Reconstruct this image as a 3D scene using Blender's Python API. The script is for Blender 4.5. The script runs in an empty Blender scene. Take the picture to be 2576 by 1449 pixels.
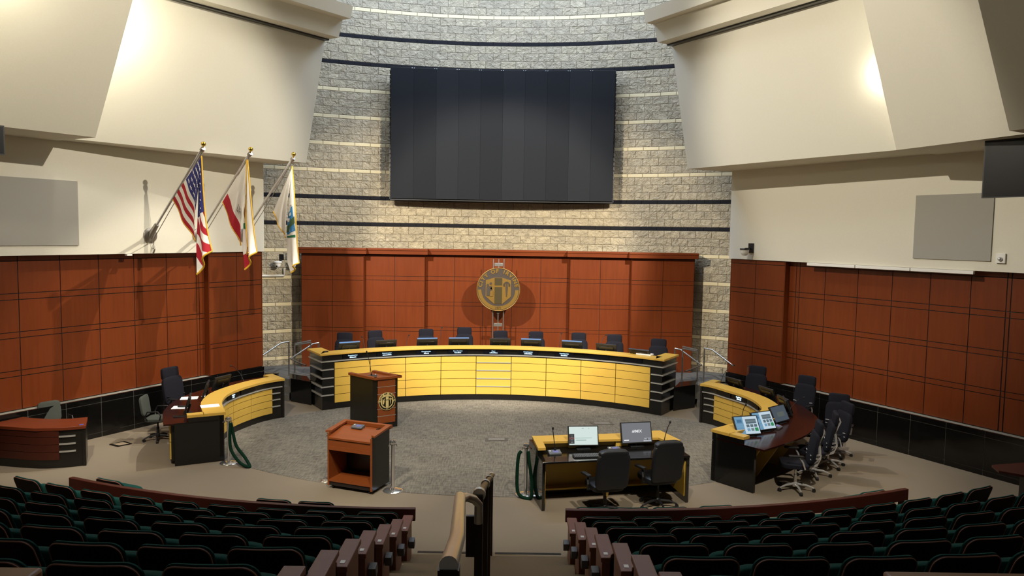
import bpy, math, random
from math import sin, cos, pi, radians, atan2, hypot, sqrt, asin
from mathutils import Vector, Matrix
random.seed(7)
S = bpy.context.scene
COL = S.collection

# ------------------------------------------------------------------ objects
def tag(o, label=None, cat=None, group=None, kind=None):
    if label: o['label'] = label
    if cat: o['category'] = cat
    if group: o['group'] = group
    if kind: o['kind'] = kind
    return o

def empty(name, loc, rz=0, label=None, cat=None, group=None):
    o = bpy.data.objects.new(name, None)
    COL.objects.link(o)
    o.empty_display_size = .2
    o.location = loc
    o.rotation_euler = (0, 0, rz)
    return tag(o, label, cat, group)

KIDS = {}
def dup(root, loc, rz, label=None, group=None, scale=None):
    def cp(o, par):
        c = o.copy()
        COL.objects.link(c)
        if par:
            c.parent = par
            KIDS.setdefault(par.name, []).append(c)
        for k in KIDS.get(o.name, []):
            cp(k, c)
        return c
    r = cp(root, None)
    r.location = loc
    r.rotation_euler = (0, 0, rz)
    if scale: r.scale = scale
    if label: r['label'] = label
    if group: r['group'] = group
    return r

# ------------------------------------------------------------------ mesh builder
class B:
    def __init__(s):
        s.v, s.f, s.m = [], [], []
        s.mi = 0
        s.M = None
    def add(s, vs, fs):
        n = len(s.v)
        if s.M is not None: vs = [tuple(s.M @ Vector(p)) for p in vs]
        s.v += [tuple(p) for p in vs]
        s.f += [[i + n for i in f] for f in fs]
        s.m += [s.mi] * len(fs)
        return s
    def box(s, x0, y0, z0, x1, y1, z1):
        v = [(x, y, z) for z in (z0, z1) for x, y in ((x0, y0), (x1, y0), (x1, y1), (x0, y1))]
        return s.add(v, [(3, 2, 1, 0), (4, 5, 6, 7), (0, 1, 5, 4), (1, 2, 6, 5), (2, 3, 7, 6), (3, 0, 4, 7)])
    def cbox(s, c, size, rx=0, ry=0, rz=0):
        M = Matrix.Translation(c) @ Matrix.Rotation(rz, 4, 'Z') @ Matrix.Rotation(ry, 4, 'Y') @ Matrix.Rotation(rx, 4, 'X')
        a, b, d = [t / 2 for t in size]
        v = [tuple(M @ Vector((x, y, z))) for z in (-d, d) for x, y in ((-a, -b), (a, -b), (a, b), (-a, b))]
        return s.add(v, [(3, 2, 1, 0), (4, 5, 6, 7), (0, 1, 5, 4), (1, 2, 6, 5), (2, 3, 7, 6), (3, 0, 4, 7)])
    def ext(s, pts, vec):
        n = len(pts)
        v = [tuple(p) for p in pts] + [tuple(Vector(p) + Vector(vec)) for p in pts]
        f = [list(range(n))[::-1], list(range(n, 2 * n))] + [(i, (i + 1) % n, n + (i + 1) % n, n + i) for i in range(n)]
        return s.add(v, f)
    def prism(s, pts, z0, z1):
        return s.ext([(p[0], p[1], z0) for p in pts], (0, 0, z1 - z0))
    def tube(s, pts, r, n=8, closed=False):
        P = [Vector(p) for p in pts]
        N = len(P)
        rr = r if isinstance(r, (list, tuple)) else [r] * N
        v, f = [], []
        up = None
        for i in range(N):
            if closed: t = P[(i + 1) % N] - P[i - 1]
            else: t = P[min(i + 1, N - 1)] - P[max(i - 1, 0)]
            t.normalize()
            if up is None:
                up = Vector((0, 0, 1)) if abs(t.z) < .9 else Vector((0, 1, 0))
            a = up - t * up.dot(t)
            if a.length < 1e-4: a = t.orthogonal()
            a.normalize()
            up = a
            b = t.cross(a)
            for k in range(n):
                q = 2 * pi * k / n
                v.append(tuple(P[i] + (a * cos(q) + b * sin(q)) * rr[i]))
        for i in range(N if closed else N - 1):
            j = (i + 1) % N
            for k in range(n):
                f.append((i * n + k, i * n + (k + 1) % n, j * n + (k + 1) % n, j * n + k))
        if not closed:
            f.append(list(range(n))[::-1])
            f.append(list(range((N - 1) * n, N * n)))
        return s.add(v, f)
    def lathe(s, prof, at=(0, 0, 0), n=20):
        v, f = [], []
        for r, z in prof:
            for k in range(n):
                q = 2 * pi * k / n
                v.append((at[0] + r * cos(q), at[1] + r * sin(q), at[2] + z))
        for i in range(len(prof) - 1):
            for k in range(n):
                f.append((i * n + k, i * n + (k + 1) % n, (i + 1) * n + (k + 1) % n, (i + 1) * n + k))
        f.append(list(range(n))[::-1])
        f.append(list(range((len(prof) - 1) * n, len(prof) * n)))
        return s.add(v, f)
    def sweep(s, path, prof, sg=1):
        # path: 2D points; prof: closed list of (offset, z); sg=+1 offsets to the left of travel
        N, K = len(path), len(prof)
        nr = normals(path, sg)
        v = [(path[i][0] + nr[i][0] * o, path[i][1] + nr[i][1] * o, z) for i in range(N) for o, z in prof]
        f = [(i * K + k, i * K + (k + 1) % K, (i + 1) * K + (k + 1) % K, (i + 1) * K + k) for i in range(N - 1) for k in range(K)]
        f.append(list(range(K))[::-1])
        f.append(list(range((N - 1) * K, N * K)))
        return s.add(v, f)
    def slab(s, path, o0, o1, z0, z1, sg=1):
        return s.sweep(path, [(o0, z0), (o1, z0), (o1, z1), (o0, z1)], sg)
    def surf(s, fn, nu, nv):
        v = [tuple(fn(i / nu, j / nv)) for i in range(nu + 1) for j in range(nv + 1)]
        w = nv + 1
        return s.add(v, [(i * w + j, (i + 1) * w + j, (i + 1) * w + j + 1, i * w + j + 1) for i in range(nu) for j in range(nv)])
    def sq(s, c, size, e=.35, e2=.35, rx=0, ry=0, rz=0, nu=20, nv=10, bend=0):
        # superellipsoid: rounded cushion
        M = Matrix.Translation(c) @ Matrix.Rotation(rz, 4, 'Z') @ Matrix.Rotation(ry, 4, 'Y') @ Matrix.Rotation(rx, 4, 'X')
        p = lambda a, k: math.copysign(abs(a) ** k, a)
        v, f = [], []
        for j in range(nv + 1):
            w = -pi / 2 + pi * j / nv
            for i in range(nu):
                u = 2 * pi * i / nu
                x = size[0] / 2 * p(cos(w), e) * p(cos(u), e2)
                y = size[1] / 2 * p(cos(w), e) * p(sin(u), e2)
                z = size[2] / 2 * p(sin(w), e)
                y -= bend * x * x
                v.append(tuple(M @ Vector((x, y, z))))
        for j in range(nv):
            for i in range(nu):
                f.append((j * nu + i, j * nu + (i + 1) % nu, (j + 1) * nu + (i + 1) % nu, (j + 1) * nu + i))
        return s.add(v, f)
    def obj(s, name, mats, parent=None, smooth=38, bevel=0, clean=False):
        me = bpy.data.meshes.new(name)
        me.from_pydata(s.v, [], s.f)
        if not isinstance(mats, (list, tuple)): mats = [mats]
        for m in mats: me.materials.append(m)
        if len(mats) > 1: me.polygons.foreach_set('material_index', s.m)
        me.update()
        import bmesh
        bm = bmesh.new()
        bm.from_mesh(me)
        if clean: bmesh.ops.remove_doubles(bm, verts=bm.verts, dist=1e-4)
        bmesh.ops.recalc_face_normals(bm, faces=bm.faces)
        bm.to_mesh(me)
        bm.free()
        if smooth:
            me.polygons.foreach_set('use_smooth', [True] * len(me.polygons))
            me.set_sharp_from_angle(angle=radians(smooth))
        o = bpy.data.objects.new(name, me)
        COL.objects.link(o)
        if parent:
            o.parent = parent
            KIDS.setdefault(parent.name, []).append(o)
        if bevel:
            md = o.modifiers.new('bevel', 'BEVEL')
            md.width = bevel
            md.segments = 2
            md.limit_method = 'ANGLE'
        return o

def normals(path, sg=1):
    N = len(path)
    out = []
    def nm(a, b):
        dx, dy = b[0] - a[0], b[1] - a[1]
        l = hypot(dx, dy) or 1
        return (-dy / l * sg, dx / l * sg)
    for i in range(N):
        n1 = nm(path[i - 1], path[i]) if i > 0 else None
        n2 = nm(path[i], path[i + 1]) if i < N - 1 else None
        if n1 is None: out.append(n2); continue
        if n2 is None: out.append(n1); continue
        mx, my = n1[0] + n2[0], n1[1] + n2[1]
        l2 = (mx * mx + my * my) / 2
        out.append((mx / l2, my / l2) if l2 > .15 else n1)
    return out

def arc(cx, cy, r, a0, a1, n):
    # angle 0 points to +Y, positive to +X
    return [(cx + r * sin(a0 + (a1 - a0) * i / n), cy + r * cos(a0 + (a1 - a0) * i / n)) for i in range(n + 1)]

def spline(pts, k=6):
    out = []
    n = len(pts)
    for i in range(n - 1):
        p0, p1, p2, p3 = [Vector(pts[max(0, min(n - 1, j))]) for j in (i - 1, i, i + 1, i + 2)]
        for t in range(k):
            t /= k
            q = .5 * ((2 * p1) + (p2 - p0) * t + (2 * p0 - 5 * p1 + 4 * p2 - p3) * t * t + (3 * p1 - p0 - 3 * p2 + p3) * t ** 3)
            out.append(tuple(q))
    out.append(tuple(pts[-1]))
    return out

def sub(path, s0, s1):
    # part of a 2D polyline between arc lengths s0 and s1
    L = [0]
    for a, b in zip(path, path[1:]): L.append(L[-1] + hypot(b[0] - a[0], b[1] - a[1]))
    s1 = min(s1, L[-1])
    def at(s):
        for i in range(len(L) - 1):
            if s <= L[i + 1] + 1e-9:
                t = (s - L[i]) / (L[i + 1] - L[i])
                return tuple(path[i][k] + (path[i + 1][k] - path[i][k]) * t for k in range(2))
        return path[-1]
    return [at(s0)] + [path[i] for i in range(len(path)) if s0 + 1e-4 < L[i] < s1 - 1e-4] + [at(s1)]
def plen(path): return sum(hypot(b[0] - a[0], b[1] - a[1]) for a, b in zip(path, path[1:]))
def frame_at(path, s, sg=1):
    p = sub(path, max(0, s - .02), s + .02)
    a, b = p[0], p[-1]
    d = (b[0] - a[0], b[1] - a[1])
    l = hypot(*d)
    d = (d[0] / l, d[1] / l)
    return ((a[0] + b[0]) / 2, (a[1] + b[1]) / 2), d, (-d[1] * sg, d[0] * sg)

def face_rz(fx, fy): return atan2(fx, -fy)      # turns local -Y to (fx, fy)

# lettering as flat mesh data (x right, y up), centred
def glyphs(text, size, depth=0.0, align='CENTER', bold=0):
    cu = bpy.data.curves.new('lettering', 'FONT')
    cu.body = text
    cu.size = size
    cu.align_x = align
    cu.align_y = 'CENTER'
    cu.extrude = depth
    cu.offset = bold
    cu.resolution_u = 3
    o = bpy.data.objects.new('lettering', cu)
    COL.objects.link(o)
    dg = bpy.context.evaluated_depsgraph_get()
    dg.update()
    me = bpy.data.meshes.new_from_object(o.evaluated_get(dg))
    v = [tuple(p.co) for p in me.vertices]
    f = [list(p.vertices) for p in me.polygons]
    bpy.data.objects.remove(o)
    bpy.data.curves.remove(cu)
    bpy.data.meshes.remove(me)
    return v, f

# ------------------------------------------------------------------ materials
def lin(h):
    if isinstance(h, str):
        h = h.lstrip('#')
        h = [int(h[i:i + 2], 16) / 255 for i in (0, 2, 4)]
        return tuple(c / 12.92 if c <= .04045 else ((c + .055) / 1.055) ** 2.4 for c in h)
    return tuple(h)

class G:
    """tiny node helper"""
    def __init__(s, name):
        s.mat = bpy.data.materials.new(name)
        s.mat.use_nodes = True
        s.t = s.mat.node_tree
        s.n = s.t.nodes
        s.bsdf = s.n['Principled BSDF']
    def link(s, a, b): s.t.links.new(a, b)
    def node(s, ty, **kw):
        n = s.n.new(ty)
        for k, v in kw.items(): setattr(n, k, v)
        return n
    def m(s, op, a, b=None, c=None):
        n = s.node('ShaderNodeMath', operation=op)
        for i, q in enumerate((a, b, c)):
            if q is None: continue
            if isinstance(q, (int, float)): n.inputs[i].default_value = q
            else: s.link(q, n.inputs[i])
        return n.outputs[0]
    def mix(s, f, a, b):
        n = s.node('ShaderNodeMix', data_type='RGBA')
        for i, q in ((0, f), (6, a), (7, b)):
            if isinstance(q, (int, float)): n.inputs[i].default_value = q
            elif isinstance(q, tuple): n.inputs[i].default_value = (*q, 1)
            else: s.link(q, n.inputs[i])
        return n.outputs[2]
    def coords(s, kind='Object', scale=(1, 1, 1)):
        tc = s.node('ShaderNodeTexCoord')
        mp = s.node('ShaderNodeMapping')
        mp.inputs['Scale'].default_value = scale
        s.link(tc.outputs[kind], mp.inputs[0])
        return mp.outputs[0]
    def noise(s, vec, scale, detail=4, rough=.55, dist=0):
        n = s.node('ShaderNodeTexNoise')
        n.inputs['Scale'].default_value = scale
        n.inputs['Detail'].default_value = detail
        n.inputs['Roughness'].default_value = rough
        n.inputs['Distortion'].default_value = dist
        s.link(vec, n.inputs['Vector'])
        return n.outputs['Fac']
    def bump(s, h, strength, dist):
        b = s.node('ShaderNodeBump')
        b.inputs['Strength'].default_value = strength
        b.inputs['Distance'].default_value = dist
        s.link(h, b.inputs['Height'])
        s.link(b.outputs[0], s.bsdf.inputs['Normal'])
    def done(s, col=None, rough=.5, metal=0, spec=.5):
        b = s.bsdf.inputs
        if col is not None:
            if isinstance(col, tuple): b['Base Color'].default_value = (*col, 1)
            else: s.link(col, b['Base Color'])
        if isinstance(rough, (int, float)): b['Roughness'].default_value = rough
        else: s.link(rough, b['Roughness'])
        b['Metallic'].default_value = metal
        b['Specular IOR Level'].default_value = spec
        return s.mat

def mat(name, col, rough=.5, metal=0, spec=.5, var=.08, scale=12, bump=0, stretch=(1, 1, 1)):
    g = G(name)
    c = lin(col)
    v = g.coords(scale=stretch)
    n = g.noise(v, scale)
    a = tuple(x * (1 - var) for x in c)
    b = tuple(min(1, x * (1 + var)) for x in c)
    cc = g.mix(n, a, b)
    if bump: g.bump(g.noise(v, scale * 3), .5, bump)
    return g.done(cc, rough, metal, spec)

def wood(name, dark, light, rough=.35, scale=1.0, vertical=True, spec=.4):
    g = G(name)
    st = (7, 7, .5) if vertical else (.5, 7, 7)
    v = g.coords(scale=tuple(x * scale for x in st))
    n1 = g.noise(v, 2.2, 5, .6, .4)
    n2 = g.noise(g.coords(scale=(.5, .5, .5)), 1.3, 2)
    f = g.m('MULTIPLY_ADD', n1, .65, g.m('MULTIPLY', n2, .4))
    cc = g.mix(f, lin(dark), lin(light))
    return g.done(cc, rough, 0, spec)

def glow(name, col, strength):
    g = G(name)
    n = g.noise(g.coords(), 6)
    c = lin(col)
    cc = g.mix(n, tuple(x * .96 for x in c), c)
    g.link(cc, g.bsdf.inputs['Emission Color'])
    g.bsdf.inputs['Emission Strength'].default_value = strength
    return g.done((.02, .02, .02), .3)

M = {}
M['stucco'] = mat('cream_stucco', '#dcd8c8', .8, spec=.2, var=.03, scale=30, bump=.002)
M['cherry'] = wood('cherry_veneer', '#54230f', '#7e3c1a', .3, spec=.45)
M['cherry_flat'] = wood('cherry_board', '#54230f', '#7e3c1a', .3, vertical=False)
M['lectern'] = wood('lectern_cherry', '#6f3517', '#914e23', .32, vertical=False)
M['reception'] = wood('reception_front_veneer', '#34130a', '#4e2012', .4, vertical=False)
M['reception_top'] = wood('reception_top_veneer', '#5a2614', '#74351c', .3, vertical=False)
M['mahogany'] = wood('mahogany_board', '#34110a', '#4c1f15', .4, vertical=False)
M['walnut'] = wood('dark_worktop_veneer', '#1c0906', '#34150e', .16, vertical=False)
M['seam'] = mat('seam_shadow_black', '#1a0b06', .7)
M['maple'] = wood('yellow_maple_panel', '#c49e44', '#d1ae50', .32, scale=.7, vertical=False)
M['maple_rail'] = wood('yellow_maple_ledge', '#bd963f', '#cda74f', .38, scale=.7, vertical=False)
M['gloss'] = mat('mirror_black_panel', '#0b0a09', .04, spec=1.0, var=.2)
M['granite'] = mat('black_granite', '#100f0e', .12, spec=.5, var=.5, scale=60)
M['black'] = mat('black_laminate', '#15130f', .3, var=.15)
M['black_matte'] = mat('black_plastic', '#111113', .5, var=.15)
M['grout'] = mat('grey_grout', '#85857c', .8)
M['steel'] = mat('brushed_steel', '#c9c8c2', .28, metal=.6, var=.05)
M['rail_steel'] = mat('stair_rail_steel', '#9c9a95', .25, metal=.85, var=.05)
M['mirror_chrome'] = mat('mirror_chrome', '#e6e6e6', .10, metal=.92, var=.02)
M['near_rail'] = wood('pale_brown_rail_wood', '#7d5540', '#a07458', .4, vertical=False)  # paler brown than the armrest wood
M['chrome'] = mat('polished_aluminium', '#dcdcdc', .16, metal=.6, var=.03)
M['bronze_rail'] = mat('dark_bronze_metal', '#3a3129', .42, metal=.7, var=.1)
M['satin'] = mat('satin_stainless', '#e8e4da', .28, metal=.7, var=.05)
M['mesh'] = mat('dark_navy_upholstery', '#16161e', .85, spec=.2, var=.2, scale=90, bump=.002)
M['leather'] = mat('black_leather', '#17181b', .42, spec=.4, var=.15, scale=60, bump=.001)
M['grey_cloth'] = mat('grey_green_upholstery', '#3c403a', .85, var=.15, scale=80)
M['teal'] = mat('dark_green_seat_fabric', '#1a4741', .95, spec=.12, var=.25, scale=160, bump=.002)
M['shell'] = mat('dark_maroon_plastic_shell', '#140807', .55, spec=.2, var=.1)
M['piping'] = mat('tan_edge_piping', '#96695a', .5, var=.05)
M['arm'] = wood('brown_wood_armrest', '#6e4030', '#8a5440', .45, vertical=False)
M['white'] = mat('white_plastic', '#e6e4de', .45, var=.02)
M['paper'] = mat('white_paper', '#f0efec', .8, var=.02)
M['cord'] = mat('white_painted_conduit', '#d6d0c4', .5, var=.03)
M['grille'] = mat('grey_speaker_cloth', '#a3a098', .9, spec=.1, var=.06, scale=250)
M['tv'] = mat('black_glass_screen', '#05060c', .35, spec=.25, var=.2)
M['gold_trim'] = mat('gold_fringe', '#d8a92a', .6, var=.2, scale=200)
M['gold'] = mat('polished_brass', '#d9b64a', .18, metal=1, var=.05)
M['alu'] = mat('cast_aluminium', '#a29e98', .38, metal=.85, var=.1)
M['bronze'] = mat('dark_bronze_plate', '#463d37', .5, metal=.3, var=.12, scale=25)
M['bronze_gold'] = mat('antique_gold_relief', '#7f6128', .45, metal=.35, var=.12, scale=25)
M['olive'] = mat('olive_bronze_relief', '#41361a', .55, metal=.3, var=.12, scale=25)
M['cream_gold'] = mat('pale_gold_seal', '#d8c584', .5, var=.06)
M['device'] = mat('grey_console_plastic', '#55575a', .5, var=.08)
M['rope'] = mat('dark_green_velvet_rope', '#0c2a1c', .9, spec=.1, var=.25, scale=90)
M['rope_black'] = mat('black_velvet_rope', '#0b100d', .9, spec=.1, var=.25, scale=90)
M['rubber'] = mat('black_rubber', '#0c0c0c', .7)
M['flag_red'] = mat('flag_red', '#b0182c', .8, var=.08)
M['flag_white'] = mat('flag_white', '#f6f4ee', .8, var=.04)
M['flag_blue'] = mat('flag_blue', '#2b2f78', .8, var=.1)
M['bear'] = mat('bear_brown', '#7a4a20', .8, var=.3, scale=40)
M['flag_green'] = mat('flag_green', '#1e7048', .8, var=.1)
M['emblem_blue'] = mat('emblem_blue', '#2f7fb8', .8, var=.1)
M['emblem_hill'] = mat('emblem_hill_green', '#3c5a3a', .8, var=.1)
M['ink'] = mat('black_ink', '#17181a', .8, var=.05)
M['ceiling'] = mat('dark_ceiling_paint', '#a8a294', .9)
M['blue_tape'] = mat('blue_tape', '#3b55b8', .6)

def carpet(name, a, b, tile):
    g = G(name)
    v = g.coords()
    if tile:
        vx = g.coords(scale=(3, 24, 1)); vy = g.coords(scale=(24, 3, 1))
        ck = g.node('ShaderNodeTexChecker')
        ck.inputs['Scale'].default_value = 1.6
        g.link(v, ck.inputs['Vector'])
        n1, n2 = g.noise(vx, 1.6, 3), g.noise(vy, 1.6, 3)
        f = g.m('ADD', g.m('MULTIPLY', n1, .55), g.m('MULTIPLY', n2, .45))
        f = g.m('MULTIPLY_ADD', ck.outputs['Fac'], .05, g.m('MULTIPLY_ADD', f, 2.6, -.85))
        f = g.m('ADD', f, g.m('MULTIPLY_ADD', g.noise(v, .9, 2), .4, -.2))
    else:
        f = g.m('ADD', g.m('MULTIPLY', g.noise(v, 140, 2), .8), g.m('MULTIPLY_ADD', g.noise(v, .7, 3), .5, -.15))
    g.bump(g.noise(v, 160, 2), .35, .004)
    return g.done(g.mix(f, lin(a), lin(b)), .95, 0, .1)
M['carpet_beige'] = carpet('beige_carpet', '#74695a', '#877c6c', False)
M['carpet_grey'] = carpet('grey_woven_carpet', '#4a463f', '#8a8478', True)
M['carpet_stage'] = carpet('dark_grey_carpet', '#55534f', '#6b6965', False)
M['carpet_steps'] = carpet('dim_beige_carpet', '#74644d', '#877760', False)

def stone_mat():
    g = G('split_face_stone')
    uv = g.node('ShaderNodeUVMap')
    sp = g.node('ShaderNodeSeparateXYZ')
    g.link(uv.outputs[0], sp.inputs[0])
    u, z = sp.outputs[0], sp.outputs[1]
    MOD, TH, RH, BW = .787, .112, .225, .46
    zz = g.m('ADD', z, .787 * 10 - 4.54)
    q = g.m('DIVIDE', zz, MOD)
    lvl = g.m('FLOOR', q)
    loc = g.m('MULTIPLY', g.m('FRACT', q), MOD)
    thin = g.m('LESS_THAN', loc, TH)
    r = g.m('DIVIDE', g.m('SUBTRACT', loc, TH), RH)
    row = g.m('FLOOR', r)
    course = g.m('ADD', g.m('MULTIPLY', lvl, 4), g.m('ADD', row, 2))
    ub = g.m('ADD', g.m('DIVIDE', u, BW), g.m('MULTIPLY', course, .5))
    blk = g.m('FLOOR', ub)
    fu = g.m('MULTIPLY', g.m('FRACT', ub), BW)
    # distance to nearest joint
    fr = g.m('MULTIPLY', g.m('FRACT', r), RH)
    dz_r = g.m('MINIMUM', fr, g.m('SUBTRACT', RH, fr))
    dz_t = g.m('MINIMUM', loc, g.m('SUBTRACT', TH, loc))
    dz = g.m('ADD', g.m('MULTIPLY', thin, dz_t), g.m('MULTIPLY', g.m('SUBTRACT', 1, thin), dz_r))
    du = g.m('MINIMUM', fu, g.m('SUBTRACT', BW, fu))
    d = g.m('MINIMUM', dz, du)
    joint = g.m('LESS_THAN', d, .006)
    cv = g.node('ShaderNodeCombineXYZ')
    g.link(blk, cv.inputs[0]); g.link(course, cv.inputs[1])
    wn = g.node('ShaderNodeTexWhiteNoise')
    g.link(cv.outputs[0], wn.inputs['Vector'])
    v3 = g.node('ShaderNodeCombineXYZ')
    g.link(u, v3.inputs[0]); g.link(z, v3.inputs[1]); g.link(g.m('MULTIPLY', wn.outputs['Value'], 5), v3.inputs[2])
    n1 = g.noise(v3.outputs[0], 5.5, 6, .62, .9)
    n2 = g.noise(v3.outputs[0], 13, 4, .6)
    c1 = g.mix(n2, lin('#a3957a'), lin('#cabca0'))
    c2 = g.mix(g.m('MULTIPLY', wn.outputs['Value'], .45), c1, lin('#99907f'))
    c3 = g.mix(thin, c2, lin('#d3c39d'))
    # black accent bands on four thin courses
    band = None
    for k in (10, 11, 16, 17):
        e = g.m('COMPARE', lvl, k, .2)
        band = e if band is None else g.m('MAXIMUM', band, e)
    band = g.m('MULTIPLY', band, thin)
    c4 = g.mix(joint, c3, lin('#877a64'))
    c5 = g.mix(band, c4, lin('#17161a'))
    edge = g.m('MINIMUM', g.m('DIVIDE', d, .014), 1)
    h = g.m('MULTIPLY', g.m('ADD', g.m('MULTIPLY', n1, 1.0), g.m('MULTIPLY', n2, .35)), g.m('SUBTRACT', 1, g.m('MULTIPLY', thin, .92)))
    h = g.m('ADD', h, g.m('MULTIPLY', edge, .10))
    g.bump(h, 1.0, .13)
    return g.done(c5, .85, 0, .25)
M['stone'] = stone_mat()

# ================================================================== THE ROOM
def struct(o): return tag(o, kind='structure')
WALL = {'left': ((-6.09, 19.09), (-.5, -.866), (.866, -.5)), 'right': ((6.33, 19.3), (.5, -.866), (-.866, -.5))}
def wp(side, s, off, z):
    P, d, n = WALL[side]
    return (P[0] + d[0] * s + n[0] * off, P[1] + d[1] * s + n[1] * off, z)
def wbox(b, side, s0, s1, o0, o1, z0, z1):
    b.ext([wp(side, s0, o0, z0), wp(side, s1, o0, z0), wp(side, s1, o1, z0), wp(side, s0, o1, z0)], (0, 0, z1 - z0))

# stage floor, woven carpet of the pit, raised platform and stepped seating floor
b = B(); b.prism([(-16, -3), (16, -3), (16, 24), (-16, 24)], -.2, 0)
struct(b.obj('floor', M['carpet_beige']))
RI = spline([(4.99, 17.2), (5.22, 16.98), (5.45, 16.47), (5.62, 16.09), (5.71, 15.72), (5.73, 15.36), (5.70, 14.96), (5.63, 14.68), (5.46, 14.40), (5.16, 13.95), (4.72, 13.52), (4.16, 13.05)])
LI = spline([(-4.80, 17.05), (-5.0, 16.86), (-5.22, 16.50), (-5.42, 15.87), (-5.48, 15.29), (-5.37, 14.70), (-5.20, 14.28), (-4.93, 13.74)])
DC, DR = (.05, 12.6), 6.62
pit = arc(.29, 20.67, 8.63, pi + radians(37), pi - radians(27.5), 40)
pit = [p for p in pit]
poly = pit + RI[::-1] + arc(DC[0], DC[1], DR + .05, radians(39), -radians(39), 30) + LI
b = B(); b.prism(poly, -.02, .006)
struct(b.obj('floor_pit_carpet', M['carpet_grey'], smooth=0))

PLAT = .45
front = arc(DC[0], DC[1], DR + .12, -radians(38), radians(38), 30)
b = B(); b.prism([(-7.2, 23.2), (-7.2, 19.55), (-5.38, 19.32)] + [(-4.8, 18.8)] + front + [(4.9, 18.8), (5.5, 19.32), (7.4, 19.6), (7.4, 23.2)], 0, PLAT)
struct(b.obj('floor_dais_platform', M['carpet_stage'], smooth=0))
def steps(sg, name):
    b = B()
    X = lambda x: x if sg < 0 else .12 - x
    for i, (y, z) in enumerate(((18.72, .15), (19.04, .30))):
        pts = [(X(-6.25), y + .12), (X(-5.18), y), (X(-5.36), 19.36), (X(-7.1), 19.6)]
        b.prism(pts, .15 * i, z)
    struct(b.obj(name, M['carpet_stage'], smooth=0))
steps(-1, 'floor_stair_left'); steps(1, 'floor_stair_right')

CL, CR, R1, DRW, RISE, Z1 = (-1.1, 21.1), (1.5, 21.15), 12.44, .863, .29, .15
def rowpath(r, aL=-.62, aR=.62, n=26):
    # plan line of a seating row: left arc to the aisle axis, then right arc
    L = [(CL[0] + r * sin(aL + (asin(1.4 / r) - aL) * i / n), CL[1] - r * cos(aL + (asin(1.4 / r) - aL) * i / n)) for i in range(n + 1)]
    q = r + .07
    a0 = -asin(1.2 / q)
    Rr = [(CR[0] + q * sin(a0 + (aR - a0) * i / n), CR[1] - q * cos(a0 + (aR - a0) * i / n)) for i in range(1, n + 1)]
    return L + Rr
b = B()
for i in range(1, 11):
    f = rowpath(R1 - .82 + DRW * (i - 1))
    k = rowpath(R1 - .82 + DRW * i) if i < 10 else [(14, -4), (-14, -4)][::-1]
    z = Z1 + RISE * (i - 1)
    b.prism(f + k[::-1], -.1, z)
struct(b.obj('floor_seating_steps', M['carpet_steps'], smooth=0))
b = B()
for i in range(1, 9):
    r = R1 - .82 + DRW * (i - 1) + .43
    y0, y1 = 21.1 - sqrt(r * r - 1.4 ** 2), 21.1 - sqrt((r + .43) ** 2 - 1.4 ** 2)
    b.box(-.72, y1, Z1 + RISE * (i - 1), 1.26, y0, Z1 + RISE * (i - .5))
struct(b.obj('floor_aisle_steps', M['carpet_steps'], smooth=0))
b = B(); yn = 21.1 - sqrt((R1 - .82) ** 2 - 1.2 ** 2)
b.box(-.70, yn - .035, Z1, .27, yn + .012, Z1 + .006); b.box(.33, yn - .035, Z1, 1.21, yn + .012, Z1 + .006)
struct(b.obj('trim_step_nosing', M['black'], smooth=0))

# side walls: cream upper wall, cherry panelling, black granite wainscot
zrows = [(.85, 1.50), (1.50, 1.61), (1.61, 2.24), (2.24, 2.355), (2.355, 2.98), (2.98, 3.10), (3.10, 3.72), (3.72, 3.83)]
cols = {'left': ([(.02, .80), (.80, 1.60)], [(1.612, 1.76), (1.76, 1.83)] + [(1.83 + .785 * i, 1.83 + .785 * (i + 1)) for i in range(13)]),
        'right': ([(.02, .83), (.83, 1.717)], [(1.73, 1.93), (1.93, 2.03), (2.03, 2.73), (2.73, 3.56), (3.56, 4.36), (4.36, 5.17), (5.17, 5.96), (5.96, 6.60), (6.605, 6.675)] + [(6.68 + .6 * i, 7.28 + .6 * i) for i in range(9)])}
for side in ('left', 'right'):
    b = B(); wbox(b, side, -.02, 14, -.30, .22, 3.83, 13.6); wbox(b, side, 0, 14, -.30, -.04, 0, 3.83)
    struct(b.obj('wall_' + side, M['stucco'], smooth=0))
    b = B(); g = .008
    prd, main = cols[side]
    b.mi = 1
    wbox(b, side, .015, prd[-1][1] - .004, -.05, .15, .85, 3.83); wbox(b, side, prd[-1][1], 14, -.05, -.012, .85, 3.83)
    b.mi = 0
    for grp, off in ((prd, .16), (main, 0)):
        for s0, s1 in grp:
            for z0, z1 in zrows:
                wbox(b, side, s0 + g, s1 - g, off - .03, off, z0 + g, z1 - g)
    # returns of the projecting bay
    wbox(b, side, prd[-1][1] - .004, prd[-1][1] + .012, -.02, .158, .85, 3.82)
    wbox(b, side, -.002, .015, -.02, .158, .85, 3.82)
    struct(b.obj('trim_panelling_' + side, [M['cherry'], M['seam']], smooth=0))
    b = B(); g = .0055
    b.mi = 1; wbox(b, side, .0, 14, -.05, .20, 0, .84)
    b.mi = 0
    for i in range(19):
        for z0, z1 in ((0, .10), (.10, .73), (.73, .85)):
            wbox(b, side, .72 * i + g, .72 * (i + 1) - g, .16, .21, z0 + g * (z0 > 0), z1 - g)
    struct(b.obj('baseboard_' + side, [M['granite'], M['grout']], smooth=0))

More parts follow.
